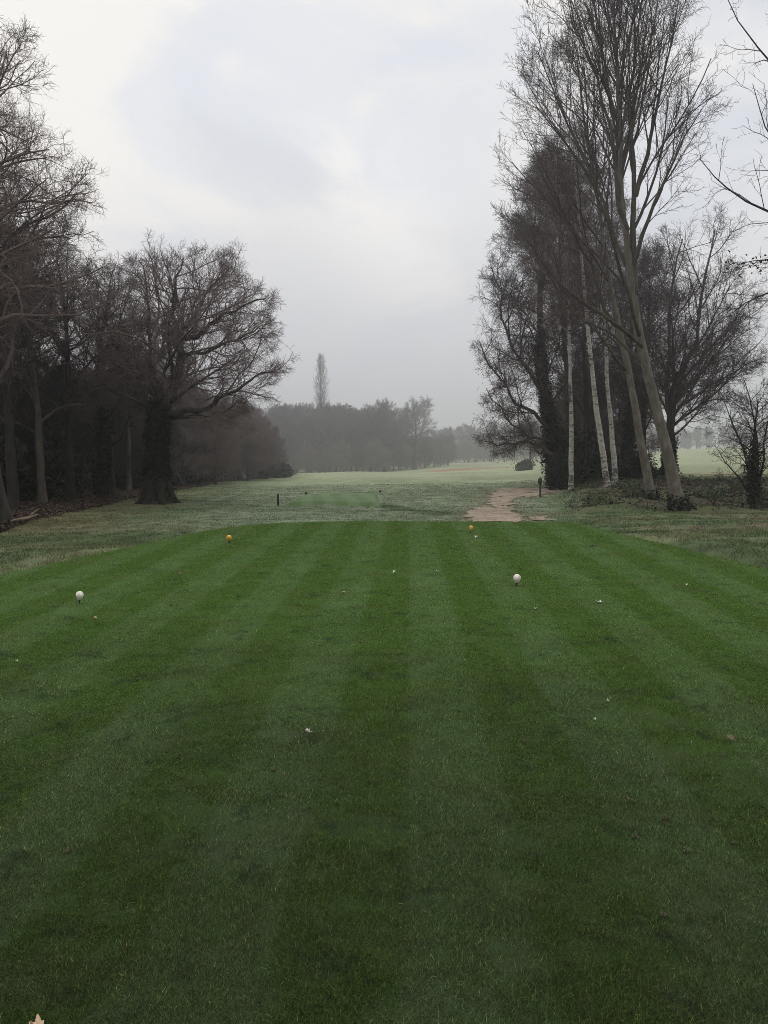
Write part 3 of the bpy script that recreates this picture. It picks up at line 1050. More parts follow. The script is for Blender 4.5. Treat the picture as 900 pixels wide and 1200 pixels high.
tree_parts(t_left, local([(-62, 640), (-60, 520), (-64, 420), (-60, 300), (-66, 180), (-64, 60)], Y0, b), 0.27, 0.05,
           dict(n=14, t0=0.32, t1=0.98, ang=52, S=10, wander=0.13, up=0.03, rc=0.018, lmax=3.8), env, [
               dict(k=11, t0=0.15, ang=48, jit=14, len=0.55, fall=0.4, S=6, wander=0.20, up=0.02, rc=0.012, out=0.2, K=5, lmin=0.4, lmax=2.2),
               dict(k=7, t0=0.15, ang=48, jit=14, len=0.6, fall=0.4, S=5, wander=0.20, up=0.03, rc=0.012, K=4, lmin=0.25, lmax=1.2, rtip=0.0035),
               dict(k=6, t0=0.12, ang=46, jit=15, len=0.6, fall=0.4, S=3, wander=0.18, up=0.03, rc=0.009, K=3, lmin=0.15, lmax=0.6, rmin=0.0030, rtip=0.0018),
               dict(k=2, t0=0.3, ang=42, jit=15, len=0.6, fall=0.4, S=2, wander=0.18, up=0.03, rc=0.010, K=3, lmin=0.1, lmax=0.3, rmin=0.0022, rtip=0.0014),
           ], (M_OAKBARK, M_OAKBARK, M_REDTWIG), rng, flare=0.5, forks=fk, leader=True)

# --- the two leaning grey-barked trees on the right
UPR = lambda a=27, w=0.07, r=1.0, k=(9, 7, 5, 3): [
    dict(k=k[0], t0=0.22, ang=a, jit=8, len=0.62, fall=0.5, S=8, wander=w, up=0.035, rc=0.0105, K=5, lmin=0.5, lmax=4.2),
    dict(k=k[1], t0=0.20, ang=a + 6, jit=9, len=0.5, fall=0.45, S=6, wander=w, up=0.035, rc=0.0105, K=4, lmin=0.35, lmax=1.9, rtip=0.004 * r),
    dict(k=k[2], t0=0.15, ang=a + 10, jit=10, len=0.55, fall=0.4, S=4, wander=w, up=0.03, rc=0.009, K=3, lmin=0.22, lmax=0.9, rmin=0.0052 * r, rtip=0.0036 * r),
    dict(k=k[3], t0=0.25, ang=a + 14, jit=12, len=0.6, fall=0.4, S=2, wander=w, up=0.03, rc=0.009, K=3, lmin=0.12, lmax=0.4, rmin=0.0042 * r, rtip=0.003 * r)]

rng = np.random.default_rng(23)
Y0 = 24.0
b = gp(798, Y0)
lean1 = empty('ash_tree', b, 'tallest bare tree with a thick grey trunk leaning left, nearest on the right bank', 'tree')
env = [ell(706, 130, Y0, 128, 175, 3.1, b), ell(660, 235, Y0, 80, 85, 2.4, b), ell(745, 20, Y0, 80, 110, 2.4, b)]
fk = [
    (local([(744, 345), (750, 290), (742, 230), (745, 150), (752, 60), (748, -30)], Y0, b), 0.10, 0.02),
    (local([(743, 310), (760, 255, Y0 - .4), (785, 205, Y0 - .7), (805, 160, Y0 - .8), (822, 128, Y0 - .8)], Y0, b), 0.075, 0.012),
    (local([(754, 408), (715, 372, Y0 - .6), (672, 345, Y0 - 1), (630, 300, Y0 - 1.2), (592, 250, Y0 - 1.2)], Y0, b), 0.068, 0.013),
    (local([(750, 395), (728, 330, Y0 - 1), (705, 255, Y0 - 1.6), (680, 180, Y0 - 1.8), (650, 110, Y0 - 1.8)], Y0, b), 0.066, 0.013),
    (local([(742, 335), (715, 265, Y0 + .8), (690, 200, Y0 + 1.2), (660, 130, Y0 + 1.2), (630, 60, Y0 + 1.2)], Y0, b), 0.08, 0.012),
    (local([(738, 290), (722, 205, Y0 + .8), (708, 110, Y0 + 1.2), (690, 10, Y0 + 1.2)], Y0, b), 0.07, 0.012),
    (local([(736, 270), (728, 200), (700, 120), (675, 40), (662, -20)], Y0, b), 0.07, 0.012),
    (local([(745, 230), (768, 150), (785, 70), (795, 0)], Y0, b), 0.075, 0.012),
    (local([(757, 430), (720, 395, Y0 + .6), (675, 375, Y0 + 1), (640, 335, Y0 + 1.3)], Y0, b), 0.06, 0.011),
]
tr, co, P, R = tree_parts(lean1, local([(798, 598), (784, 535), (764, 455), (750, 395), (743, 335), (736, 280), (728, 210), (727, 130), (722, 40), (718, -30)], Y0, b),
           0.205, 0.02, dict(n=10, t0=0.50, t1=0.97, ang=30, jit=7, S=10, wander=0.05, up=0.03, rc=0.012, lmax=4.6), env, UPR(),
           (M_GREYBARK, M_LIMBBARK, M_TWIG), rng, flare=0.35, forks=fk, leader=True, sep_limbs=True, flare_h=0.35, wob=0.009)
ivy_on(lean1, P, R, -0.1, 0.45, 900, 0.10, 0.09, rng)

rng = np.random.default_rng(24)
Y0 = 28.0
b = gp(763, Y0)
lean2 = empty('ash_tree', b, 'slimmer grey trunk leaning left between the birches and the thickest trunk', 'tree')
env = [ell(665, 215, Y0, 84, 165, 2.6, b)]
fk = [
    (local([(724, 385), (700, 330), (672, 280), (640, 240), (600, 190)], Y0, b), 0.075, 0.012),
    (local([(735, 435), (700, 385, Y0 - .8), (660, 350, Y0 - 1), (625, 290, Y0 - 1)], Y0, b), 0.06, 0.012),
]
tr, co, P, R = tree_parts(lean2, local([(763, 582), (750, 520), (737, 440), (722, 375), (709, 310), (697, 230), (684, 140), (676, 70)], Y0, b),
           0.170, 0.018, dict(n=13, t0=0.48, t1=0.97, ang=31, jit=7, S=9, wander=0.06, up=0.03, rc=0.011, lmax=4.2), env, UPR(k=(8, 7, 5, 2)),
           (M_GREYBARK, M_LIMBBARK, M_TWIG), rng, flare=0.35, forks=fk, leader=True, sep_limbs=True, flare_h=0.35, wob=0.009)
ivy_on(lean2, P, R, -0.1, 0.35, 700, 0.10, 0.09, rng)

# --- three birches
BIR = [
    dict(k=9, t0=0.18, ang=48, jit=14, len=0.6, fall=0.45, S=6, wander=0.16, up=0.0, rc=0.011, K=4, lmin=0.35, lmax=1.8, rtip=0.005),
    dict(k=8, t0=0.15, ang=46, jit=15, len=0.65, fall=0.4, S=4, wander=0.17, up=-0.02, rc=0.009, K=3, lmin=0.3, lmax=1.1, rmin=0.005, rtip=0.003),
    dict(k=4, t0=0.2, ang=42, jit=15, len=0.7, fall=0.3, S=3, wander=0.17, up=-0.05, rc=0.009, K=3, lmin=0.25, lmax=0.6, rmin=0.004, rtip=0.0025)]
for i, (pts, Y0, r, ec, lab) in enumerate([
        ([(669, 573), (669, 500), (668, 420), (665, 340), (660, 260), (655, 195)], 37.0, 0.125, (655, 310, 60, 125), 'leftmost of three white birch trunks on the right bank, standing straight'),
        ([(712, 568), (704, 510), (696, 440), (689, 370), (683, 300), (676, 220), (672, 160)], 35.0, 0.150, (668, 285, 58, 130), 'leaning white birch with the thickest black-marked trunk, middle of three'),
        ([(721, 563), (715, 500), (709, 430), (706, 370), (700, 300), (694, 230)], 36.5, 0.135, (695, 310, 52, 110), 'rightmost white birch trunk, close behind the leaning birch')]):
    rng = np.random.default_rng(30 + i)
    b = gp(pts[0][0], Y0)
    bt = empty('birch_tree', b, lab, 'tree', 'white birches on the bank')
    env = [ell(ec[0], ec[1], Y0, ec[2], ec[3], 2.4, b)]
    tree_parts(bt, local(pts, Y0, b), r, 0.02, dict(n=24, t0=0.44, t1=0.98, ang=44, jit=8, S=8, wander=0.08, up=0.02, rc=0.011, lmax=3.2),
               env, BIR, (M_BIRCH, M_DARKBARK, M_REDTWIG if i < 2 else M_TWIG), rng, flare=0.25, leader=True, flare_h=0.3)

# --- the dark oak with dead leaves, left of the birches
rng = np.random.default_rng(34)
Y0 = 43.0
b = gp(655, Y0)
dk = empty('oak_tree', b, 'dark ivy-clad oak with dead brown leaves beside the sandy path', 'tree')
env = [ell(628, 385, Y0, 68, 150, 3.4, b), ell(655, 300, Y0, 65, 120, 3.0, b), ell(622, 500, Y0, 55, 42, 2.6, b)]
fk = [(local([(650, 535), (625, 520), (603, 516), (588, 524), (568, 517)], Y0 - 1, b), 0.13, 0.03),
      (local([(645, 505), (612, 480, Y0 - 1), (585, 440, Y0 - 1.4), (562, 400, Y0 - 1.4)], Y0, b), 0.12, 0.025),
      (local([(640, 470), (610, 420), (590, 350), (575, 310)], Y0, b), 0.12, 0.025),
      (local([(648, 520), (618, 500, Y0 - 1.5), (590, 480, Y0 - 2), (570, 455, Y0 - 2.2)], Y0, b), 0.10, 0.02)]
OAK = lambda r=1.0, k=(12, 8, 7, 3): [
    dict(k=k[0], t0=0.16, ang=50, jit=14, len=0.62, fall=0.4, S=7, wander=0.18, up=0.03, rc=0.017, K=5, lmin=0.5, lmax=3.8),
    dict(k=k[1], t0=0.15, ang=48, jit=14, len=0.6, fall=0.45, S=5, wander=0.18, up=0.03, rc=0.015, K=4, lmin=0.35, rtip=0.005 * r),
    dict(k=k[2], t0=0.12, ang=46, jit=15, len=0.6, fall=0.4, S=3, wander=0.17, up=0.03, rc=0.012, K=3, lmin=0.25, lmax=1.1, rmin=0.007 * r, rtip=0.0045 * r),
    dict(k=k[3], t0=0.2, ang=42, jit=15, len=0.6, fall=0.4, S=2, wander=0.17, up=0.03, rc=0.011, K=3, lmin=0.16, lmax=0.5, rmin=0.005 * r, rtip=0.0035 * r)]
tr, co, P, R = tree_parts(dk, local([(655, 567), (650, 530), (641, 480), (633, 420), (634, 340), (642, 240), (645, 190)], Y0, b), 0.34, 0.04,
                          dict(n=22, t0=0.22, t1=0.97, ang=54, S=10, wander=0.13, up=0.04, rc=0.015, lmax=5), env, OAK(1.0),
                          (M_DARKBARK, M_DARKBARK, M_TWIG), rng, flare=0.4, forks=fk, leader=True, wob=0.02,
                          dry=dict(where=lambda q: (q[:, 2] < 6.5) & (q[:, 0] < -0.2), n=6500, size=0.07, spread=0.2))
ivy_on(dk, P, R, 0.3, 8.5, 9000, 0.17, 0.12, rng)

# --- further dark trunks inside the right-hand clump
for i, (px, Y0, r, top, lean_, rx, lab) in enumerate([
        (690, 47.0, 0.24, 270, -8, 62, 'dark bare tree rising between the two left birch trunks'),
        (736, 48.0, 0.26, 285, 6, 66, 'dark bare tree seen in the gap right of the birches'),
        (752, 45.0, 0.22, 300, 10, 60, 'dark thin-trunked tree just behind the slimmer leaning trunk'),
        (676, 52.0, 0.26, 235, -20, 66, 'dark bare tree deep in the clump behind the straight birch')]):
    rng = np.random.default_rng(40 + i)
    b = gp(px, Y0)
    row0 = 562
    tt = empty('bare_tree', b, lab, 'tree', 'dark trees inside the right-hand clump')
    env = [ell(px + lean_, (top + 540) / 2, Y0, rx, (540 - top) / 2, 3.2, b)]
    tr, co, P, R = tree_parts(tt, local([(px, row0), (px + lean_ * .3, 480), (px + lean_ * .7, 400), (px + lean_, top + 20)], Y0, b), r, 0.03,
                              dict(n=14, t0=0.22, t1=0.97, ang=46, S=8, wander=0.12, up=0.05, rc=0.015, lmax=4.2), env, OAK(1.0, (10, 7, 6, 3)),
                              (M_DARKBARK, M_DARKBARK, M_TWIG), rng, flare=0.35, leader=True)
    if i in (1, 3):
        ivy_on(tt, P, R, 0.2, 6.0, 2500, 0.18, 0.18, rng)

# --- round-headed tree at the right of the clump
rng = np.random.default_rng(46)
Y0 = 41.0
b = gp(784, Y0)
rt = empty('maple_tree', b, 'round-headed bare tree standing right of the leaning trunks', 'tree')
env = [ell(818, 385, Y0, 80, 130, 3.8, b), ell(790, 440, Y0, 75, 95, 3.6, b)]
fk = [(local([(786, 500), (800, 440), (820, 380), (832, 310), (838, 268)], Y0, b), 0.17, 0.03),
      (local([(785, 490), (782, 420), (785, 350), (800, 280)], Y0, b), 0.15, 0.03),
      (local([(788, 490), (825, 455), (860, 435), (892, 420)], Y0, b), 0.10, 0.02),
      (local([(786, 505), (755, 470), (740, 430), (738, 390)], Y0, b), 0.10, 0.02)]
tr, co, P, R = tree_parts(rt, local([(784, 558), (784, 530), (786, 490), (792, 440)], Y0, b), 0.34, 0.14,
                          dict(n=16, t0=0.35, t1=0.99, ang=48, S=9, wander=0.09, up=0.03, rc=0.015, lmax=6), env, [
                              dict(k=10, t0=0.18, ang=38, jit=11, len=0.55, fall=0.45, S=7, wander=0.10, up=0.03, rc=0.014, K=5, lmin=0.5, lmax=3.2),
                              dict(k=8, t0=0.15, ang=38, jit=12, len=0.55, fall=0.45, S=5, wander=0.10, up=0.03, rc=0.012, K=4, lmin=0.35, lmax=1.7, rtip=0.005),
                              dict(k=6, t0=0.12, ang=38, jit=12, len=0.6, fall=0.4, S=3, wander=0.10, up=0.03, rc=0.011, K=3, lmin=0.25, lmax=0.9, rmin=0.007, rtip=0.0045),
                              dict(k=3, t0=0.2, ang=38, jit=12, len=0.6, fall=0.4, S=2, wander=0.10, up=0.03, rc=0.010, K=3, lmin=0.18, lmax=0.5, rmin=0.0055, rtip=0.004)],
                          (M_DARKBARK, M_DARKBARK, M_TWIG), rng, flare=0.4, forks=fk, leader=True)
ivy_on(rt, P, R, 0.2, 2.6, 1500, 0.10, 0.14, rng)

# --- scrubby multi-stemmed thorn at the right edge
rng = np.random.default_rng(47)
Y0 = 25.0
b = gp(884, Y0)
th = empty('thorn_bush', b, 'scrubby many-stemmed thorn with ivied stem at the right edge', 'bush')
env = [ell(884, 515, Y0, 52, 75, 1.4, b)]
fk = [(local([(881, 585), (874, 540), (862, 500), (848, 468)], Y0, b), 0.05, 0.010),
      (local([(884, 585), (886, 530), (880, 480), (872, 445)], Y0, b), 0.06, 0.010),
      (local([(888, 585), (897, 530), (905, 480), (908, 450)], Y0, b), 0.05, 0.010),
      (local([(880, 580), (862, 555), (848, 535), (836, 520)], Y0, b), 0.035, 0.008)]
tr, co, P, R = tree_parts(th, local([(884, 596), (884, 560), (886, 520), (888, 470)], Y0, b), 0.09, 0.02,
                          dict(n=20, t0=0.15, ang=50, S=6, wander=0.14, up=0.04, rc=0.012, lmax=1.7), env, [
                              dict(k=10, t0=0.2, ang=50, jit=15, len=0.5, fall=0.4, S=5, wander=0.16, up=0.02, rc=0.012, K=4, lmin=0.25, lmax=1.0, rtip=0.003),
                              dict(k=6, t0=0.2, ang=50, jit=15, len=0.55, fall=0.4, S=3, wander=0.16, up=0.02, rc=0.011, K=3, lmin=0.15, lmax=0.5, rmin=0.0045, rtip=0.003),
                              dict(k=3, t0=0.2, ang=50, jit=15, len=0.55, fall=0.4, S=2, wander=0.16, up=0.02, rc=0.010, K=3, lmin=0.08, lmax=0.25, rmin=0.0035, rtip=0.0025)],
                          (M_DARKBARK, M_DARKBARK, M_DARKTWIG), rng, flare=0.3, forks=fk, leader=True, flare_h=0.3)
ivy_on(th, P, R, 0.1, 2.2, 1800, 0.16, 0.09, rng)

# --- branches reaching in from a tree beyond the right edge
rng = np.random.default_rng(48)
Y0 = 16.0
b = gp(1015, Y0)
ro = empty('ash_tree', b, 'bare tree beyond the right edge whose thin branches hang into the sky', 'tree')
env = [ell(985, 190, Y0, 165, 260, 2.6, b)]
fk = [(local([(1010, 340), (950, 258), (895, 248), (852, 224), (820, 186)], Y0, b), 0.05, 0.007),
      (local([(1008, 250), (945, 112), (902, 74), (872, 44), (851, -5)], Y0, b), 0.05, 0.007),
      (local([(1008, 300), (935, 205), (897, 150), (882, 98)], Y0, b), 0.04, 0.006),
      (local([(1012, 410), (940, 335), (895, 338), (852, 372)], Y0, b), 0.05, 0.007),
      (local([(1010, 360), (950, 305), (905, 302), (864, 310)], Y0, b), 0.04, 0.006)]
tree_parts(ro, local([(1015, 635), (1014, 500), (1008, 380), (1006, 250), (1000, 100), (996, -40)], Y0, b), 0.20, 0.03,
           dict(n=7, t0=0.4, t1=0.97, ang=40, S=9, wander=0.07, up=0.03, rc=0.012, lmax=3.0), env, [
               dict(k=8, t0=0.25, ang=42, jit=12, len=0.36, fall=0.4, S=6, wander=0.15, up=0.03, rc=0.010, K=4, lmin=0.3, lmax=1.1, rtip=0.0035),
               dict(k=6, t0=0.2, ang=45, jit=14, len=0.5, fall=0.4, S=4, wander=0.15, up=0.03, rc=0.009, K=3, lmin=0.15, lmax=0.55, rmin=0.004, rtip=0.0028),
               dict(k=2, t0=0.3, ang=45, jit=14, len=0.5, fall=0.4, S=2, wander=0.15, up=0.03, rc=0.009, K=3, lmin=0.08, lmax=0.25, rmin=0.003, rtip=0.0022)],
           (M_GREYBARK, M_GREYBARK, M_DARKTWIG), rng, forks=fk, leader=True,
           dry=dict(where=lambda q: (np.hypot((q + b)[:, 0] - 7.45, (q + b)[:, 2] - 5.28) < 0.45), n=60, size=0.075, spread=0.05, name='dead_leaves', mat=M_IVY))

# ------------------------------------------------------------------ woodland prototypes
def proto(name, label, cat, group, H, r, c0, rx, seed, mats, tw, n=13, ang=46, lean_=0.0, t0=0.28, ivy=0):
    rng = np.random.default_rng(seed)
    root = empty(name, (0, 0, 0), label, cat, group)
    env = [((lean_ * H * 0.7, 0, (c0 + 1) * H / 2), (rx, rx, (1 - c0) * H / 2 * 1.03))]
    pts = [(0, 0, 0), (lean_ * H * .25 + rng.normal() * .1, rng.normal() * .1, H * .3), (lean_ * H * .55 + rng.normal() * .2, rng.normal() * .2, H * .62), (lean_ * H * .8, 0, H * .80)]
    tr, co, P, R = tree_parts(root, pts, r, 0.05, dict(n=n, t0=t0, t1=0.99, ang=ang, S=8, wander=0.13, up=0.05, rc=0.017, lmax=6), env, tw, mats, rng,
                              flare=0.4, leader=True, trunk_sides=9)
    if ivy:
        ivy_on(root, P, R, 0.2, H * 0.55, ivy, 0.14, 0.16, rng)
    return root


GW = 'bare trees of the left wood'
LW = 'bare dark-stemmed woodland tree in the shadowy left wood'
DM = (M_DARKBARK, M_DARKBARK, M_DARKTWIG)
wood = [
    proto('woodland_tree', LW, 'tree', GW, 12.0, 0.20, 0.25, 3.3, 61, DM, TWIGS(1.0, 6, 5, 3, 0.16, 0.85), lean_=0.04),
    proto('woodland_tree', LW, 'tree', GW, 12.5, 0.24, 0.20, 3.6, 62, (M_OAKBARK, M_DARKBARK, M_TWIG), TWIGS(1.0, 6, 5, 3, 0.20, 0.85), ang=52, lean_=-0.05),
    proto('woodland_tree', LW, 'tree', GW, 11.5, 0.17, 0.22, 2.9, 63, (M_PALEBARK, M_DARKBARK, M_TWIG), TWIGS(1.0, 6, 5, 3, 0.14, 0.85), ang=40),
    proto('woodland_tree', LW, 'tree', GW, 12.0, 0.22, 0.15, 3.4, 64, DM, TWIGS(1.0, 6, 5, 3, 0.18, 0.85), ang=55, lean_=0.07, t0=0.18, ivy=2500),
]
thicket = proto('thicket_tree', 'dense low-branched tree in the brown thicket behind the oak', 'tree', 'trees of the brown thicket', 8.5, 0.15, -0.55, 3.8, 65,
                (M_DARKBARK, M_DARKBARK, M_REDTWIG), TWIGS(1.3, 7, 6, 3, 0.16, 1.5), n=26, ang=58, t0=0.03)

used = set()


def plant(src, px, Y, s, rz, label=None, group=None, sz=None, x=None):
    if x is None:
        p = gp(px, Y)
    else:
        p = np.array([x, Y, gz(x, Y)])
    sc = (s, s, sz or s)
    if src.name not in used:
        used.add(src.name)
        src.location = p; src.rotation_euler = (0, 0, rz); src.scale = sc
        if label: src['label'] = label
        if group: src['group'] = group
        return src
    return copy_thing(src, p, rz, sc, label, group)


# the trunks that show one by one at the wood's edge, then the rest behind them
edge_trees = [
    (1, 2, 20.0, 1.02, 0.6, 'dark trunk cut by the left edge of the photo at the front of the wood'),
    (2, 50, 29.0, 0.95, 1.0, 'pale straight trunk standing out against the dark of the left wood'),
    (0, 82, 31.0, 0.95, 2.2, 'dark thin trunk right of the pale one at the wood edge'),
    (3, 119, 34.0, 0.95, 0.2, 'ivied dark trunk between the pale trunk and the big oak'),
]
for k, px, Y, s, rz, lab in edge_trees:
    plant(wood[k], px, Y, s, rz, lab)
rng = np.random.default_rng(66)
cnt = 0
pts = [(-11.9, 24.5), (-14.5, 27), (-17.5, 29)]
tries = 0
while len(pts) < 48 and tries < 4000:
    tries += 1
    Y = rng.uniform(23, 92); X = wood_edge(Y) - 1.0 - rng.random() ** 1.4 * 24
    if X < -0.62 * Y - 6:
        continue
    px = 450 + 900 * X / Y
    if abs(px - 50) < 10 and Y < 30:
        continue
    if min(math.hypot(X - a, (Y - b_) * 0.8) for a, b_ in pts) < 2.7:
        continue
    pts.append((X, Y))
for X, Y in pts:
    s = rng.uniform(0.85, 1.02) * (1.0 if Y < 55 else 0.9)
    plant(wood[int(rng.integers(0, 4))], 0, Y, s, rng.random() * 6.28, LW, GW, x=X)
UB = 'low twiggy young tree filling the shade of the left wood'
under = proto('young_tree', UB, 'tree', 'young trees filling the left wood', 5.0, 0.07, -0.5, 2.8, 67, (M_DARKBARK, M_DARKBARK, M_DARKTWIG), TWIGS(1.0, 6, 5, 3, 0.18, 1.4), n=20, ang=55, t0=0.06)
for i in range(30):
    Y = rng.uniform(30, 85); X = wood_edge(Y) - 1.5 - rng.random() * 9
    s = rng.uniform(0.8, 1.5)
    plant(under, 0, Y, s, rng.random() * 6.28, UB, 'young trees filling the left wood', x=X, sz=s * rng.uniform(0.8, 1.4))
LT_ = 'dense low-branched tree in the brown thicket behind the oak'
for i, (px, Y, s) in enumerate([(225, 72, 1.0), (243, 80, 1.05), (262, 86, 1.1), (280, 92, 1.05), (297, 96, 1.0), (252, 66, 0.75), (272, 100, 1.25), (305, 104, 0.95), (236, 92, 1.25),
                                (290, 88, 0.7), (315, 110, 0.8), (215, 60, 0.85), (212, 84, 1.3)]):
    plant(thicket, px, Y, s, i * 1.7, LT_, 'trees of the brown thicket')


# ------------------------------------------------------------------ evergreen shrubs
def shrub(name, label, cat, group, rx, h, nleaf, size, seed, mat):
    rng = np.random.default_rng(seed)
    root = empty(name, (0, 0, 0), label, cat, group)
    lobes = [(rng.normal(size=3) * np.array([rx * .42, rx * .42, 0]) + np.array([0, 0, h * rng.uniform(.10, .58)]), rng.uniform(.35, .6)) for _ in range(9)]
    C = []
    for c, k in lobes:
        m = nleaf // 9
        d = norm(rng.normal(size=(m, 3))); q = rng.random((m, 1)) ** 0.45
        C.append(c + d * q * np.array([rx * k * 1.1, rx * k * 1.1, h * k * 0.75]) * rng.uniform(0.85, 1.15, (m, 1)))
    C = np.concatenate(C); C = C[C[:, 2] > 0.02]
    lv = Leaves(); lv.add(C, size, rng); lv.object('foliage', mat, root)
    n = 40
    D = norm(np.stack([rng.normal(size=n), rng.normal(size=n), np.abs(rng.normal(size=n)) + 0.9], 1))
    st = Tubes(); st.add(grow(np.tile([[0, 0, -0.1]], (n, 1)) + rng.normal(size=(n, 3)) * [.15, .15, 0], D, rng.uniform(.7, 1.0, n) * h * 0.95, 5, .1, .05, rng), np.tile(np.linspace(.03, .008, 6), (n, 1)), 4)
    st.object('stem', M_DARKBARK, root)
    return root


LH = 'dark evergreen shrub in the deep shade of the left wood'
hol = [shrub('holly_bush', LH, 'bush', 'evergreen shrubs under the left wood', 2.2, 3.4, 6500, 0.22, 71, M_HOLLY),
       shrub('holly_bush', LH, 'bush', 'evergreen shrubs under the left wood', 2.6, 2.6, 6500, 0.22, 72, M_HOLLY)]
rng = np.random.default_rng(73)
for i in range(38):
    Y = rng.uniform(27, 88); X = wood_edge(Y) - 3.0 - rng.random() * 16
    if X < -0.62 * Y - 4: X = -0.6 * Y - 1
    s = rng.uniform(0.9, 1.6)
    plant(hol[i % 2], 0, Y, s, rng.random() * 6.28, LH, 'evergreen shrubs under the left wood', x=X, sz=s * rng.uniform(0.9, 1.3))
GT = 'low trees filling the right-hand clump'
for i, (px, Y, s, lab) in enumerate([(672, 51, 0.80, 'low twiggy tree filling the gap beside the straight birch'),
                                     (700, 54, 1.05, 'low twiggy tree showing between the birches and the slim leaning trunk'),
                                     (728, 52, 0.80, 'low twiggy tree behind the foot of the slim leaning trunk')]):
    plant(thicket, px, Y, s, i * 1.3 + 0.4, lab, GT)
GS = 'evergreen shrubs of the right-hand clump'
for i, (px, Y, s, sz, lab) in enumerate([
        (659, 40.5, 0.45, 0.66, 'dark evergreen shrub at the foot of the ivied oak beside the path'),
        (690, 43, 0.85, 0.9, 'dark shrub filling the gap behind the two left birches'),
        (737, 44, 0.6, 0.55, 'dark shrub behind the slimmer leaning trunk'),
        (768, 45, 0.45, 0.36, 'low dark shrub between the two leaning trunks'),
        (668, 46, 1.0, 1.2, 'tall dark evergreen mass behind the straight birch')]):
    plant(hol[i % 2], px, Y, s, i * 2.1, lab, GS, sz=sz)

# ------------------------------------------------------------------ far wood
FW = 'bare trees of the far wood in the haze'
LF = 'hazy grey bare tree in the far wood across the fairway'
FM = (M_DARKBARK, M_DARKBARK, M_TWIG)
def FT(r=3.0):
    t = TWIGS(1.6, 7, 5, 2, 0.13, r)
    for q in t: q['out'] = 0.3
    return t
far = [proto('distant_tree', LF, 'tree', FW, 25, 0.40, -0.35, 7.2, 81, FM, FT(3.2), n=38, ang=55, t0=0.06),
       proto('distant_tree', LF, 'tree', FW, 23, 0.40, -0.35, 6.8, 82, FM, FT(3.2), n=36, ang=48, t0=0.08),
       proto('distant_tree', LF, 'tree', FW, 21, 0.40, -0.35, 7.4, 83, FM, FT(3.2), n=38, ang=58, t0=0.05)]
rng = np.random.default_rng(84)
lst = []
for px in np.arange(316, 468, 9.5):
    for Y in (252, 272, 296):
        lst.append((px + rng.normal() * 4, Y + rng.normal() * 7, 1.0))
for px in np.arange(455, 530, 10):
    for Y in (300, 325):
        lst.append((px + rng.normal() * 4, Y + rng.normal() * 7, 0.62 if px < 500 else 0.60))
for px in np.arange(515, 720, 11):
    for Y in (395, 425):
        lst.append((px + rng.normal() * 4, Y + rng.normal() * 8, 0.92))
for px in np.arange(700, 960, 4.8):
    lst.append((px + rng.normal() * 4, 455 + rng.normal() * 20, 0.56))
for i, (px, Y, s) in enumerate(lst):
    s *= rng.uniform(0.76, 1.12)
    plant(far[int(rng.integers(0, 3))], px, Y, s, rng.random() * 6.28, LF, FW)
LU = 'hazy low tree along the foot of the far wood'
for i, px in enumerate(np.arange(322, 720, 8.5)):
    Y = 246 if px < 455 else (292 if px < 520 else 385)
    s = rng.uniform(0.8, 1.35) * (1.0 if px < 455 else 1.15)
    plant(thicket, px + rng.normal() * 2, Y + rng.normal() * 4, s, rng.random() * 6.28, LU, 'low trees along the foot of the far wood')

# poplar and the round-headed tree that stand out of it
rng = np.random.default_rng(85)
YP = 261
b = gp(377, YP)
pop = empty('poplar_tree', b, 'tall narrow poplar rising above the far wood', 'tree')
H = YP * math.tan(math.atan((600 - 417) / 900) - PITCH) + EYE - b[2]
env = [((0, 0, H * 0.60), (3.3, 3.3, H * 0.41))]
tree_parts(pop, [(0, 0, 0), (0.1, 0, H * .3), (0, 0.1, H * .65), (0, 0, H * .99)], 0.55, 0.05,
           dict(n=70, t0=0.08, t1=0.97, ang=18, jit=5, S=8, wander=0.03, up=0.06, rc=0.009, lmax=9), env, [
               dict(k=9, t0=0.2, ang=22, jit=7, len=0.45, fall=0.4, S=5, wander=0.05, up=0.05, rc=0.009, K=3, lmin=1.0, lmax=3.6, rtip=0.012),
               dict(k=6, t0=0.2, ang=24, jit=7, len=0.5, fall=0.4, S=3, wander=0.05, up=0.05, rc=0.009, K=3, lmin=0.7, lmax=1.7, rmin=0.016, rtip=0.010)],
           (M_DARKBARK, M_DARKBARK, M_TWIG), rng, flare=0.3, leader=True)
rng = np.random.default_rng(86)
YR = 270
b = gp(487, YR)
rd = empty('oak_tree', b, 'round domed bare tree standing above the far treeline', 'tree')
env = [ell(487, 488, YR, 27, 27, 7.8, b), ell(485, 512, YR, 23, 26, 6.5, b)]
tree_parts(rd, local([(486, 551), (486, 532), (487, 512), (487, 485)], YR, b), 0.75, 0.12,
           dict(n=20, t0=0.3, t1=0.97, ang=50, S=8, wander=0.10, up=0.04, rc=0.015, lmax=9), env, TWIGS(2.2, 7, 6, 3, 0.15, 3.4),
           (M_DARKBARK, M_DARKBARK, M_TWIG), rng, flare=0.3, leader=True)

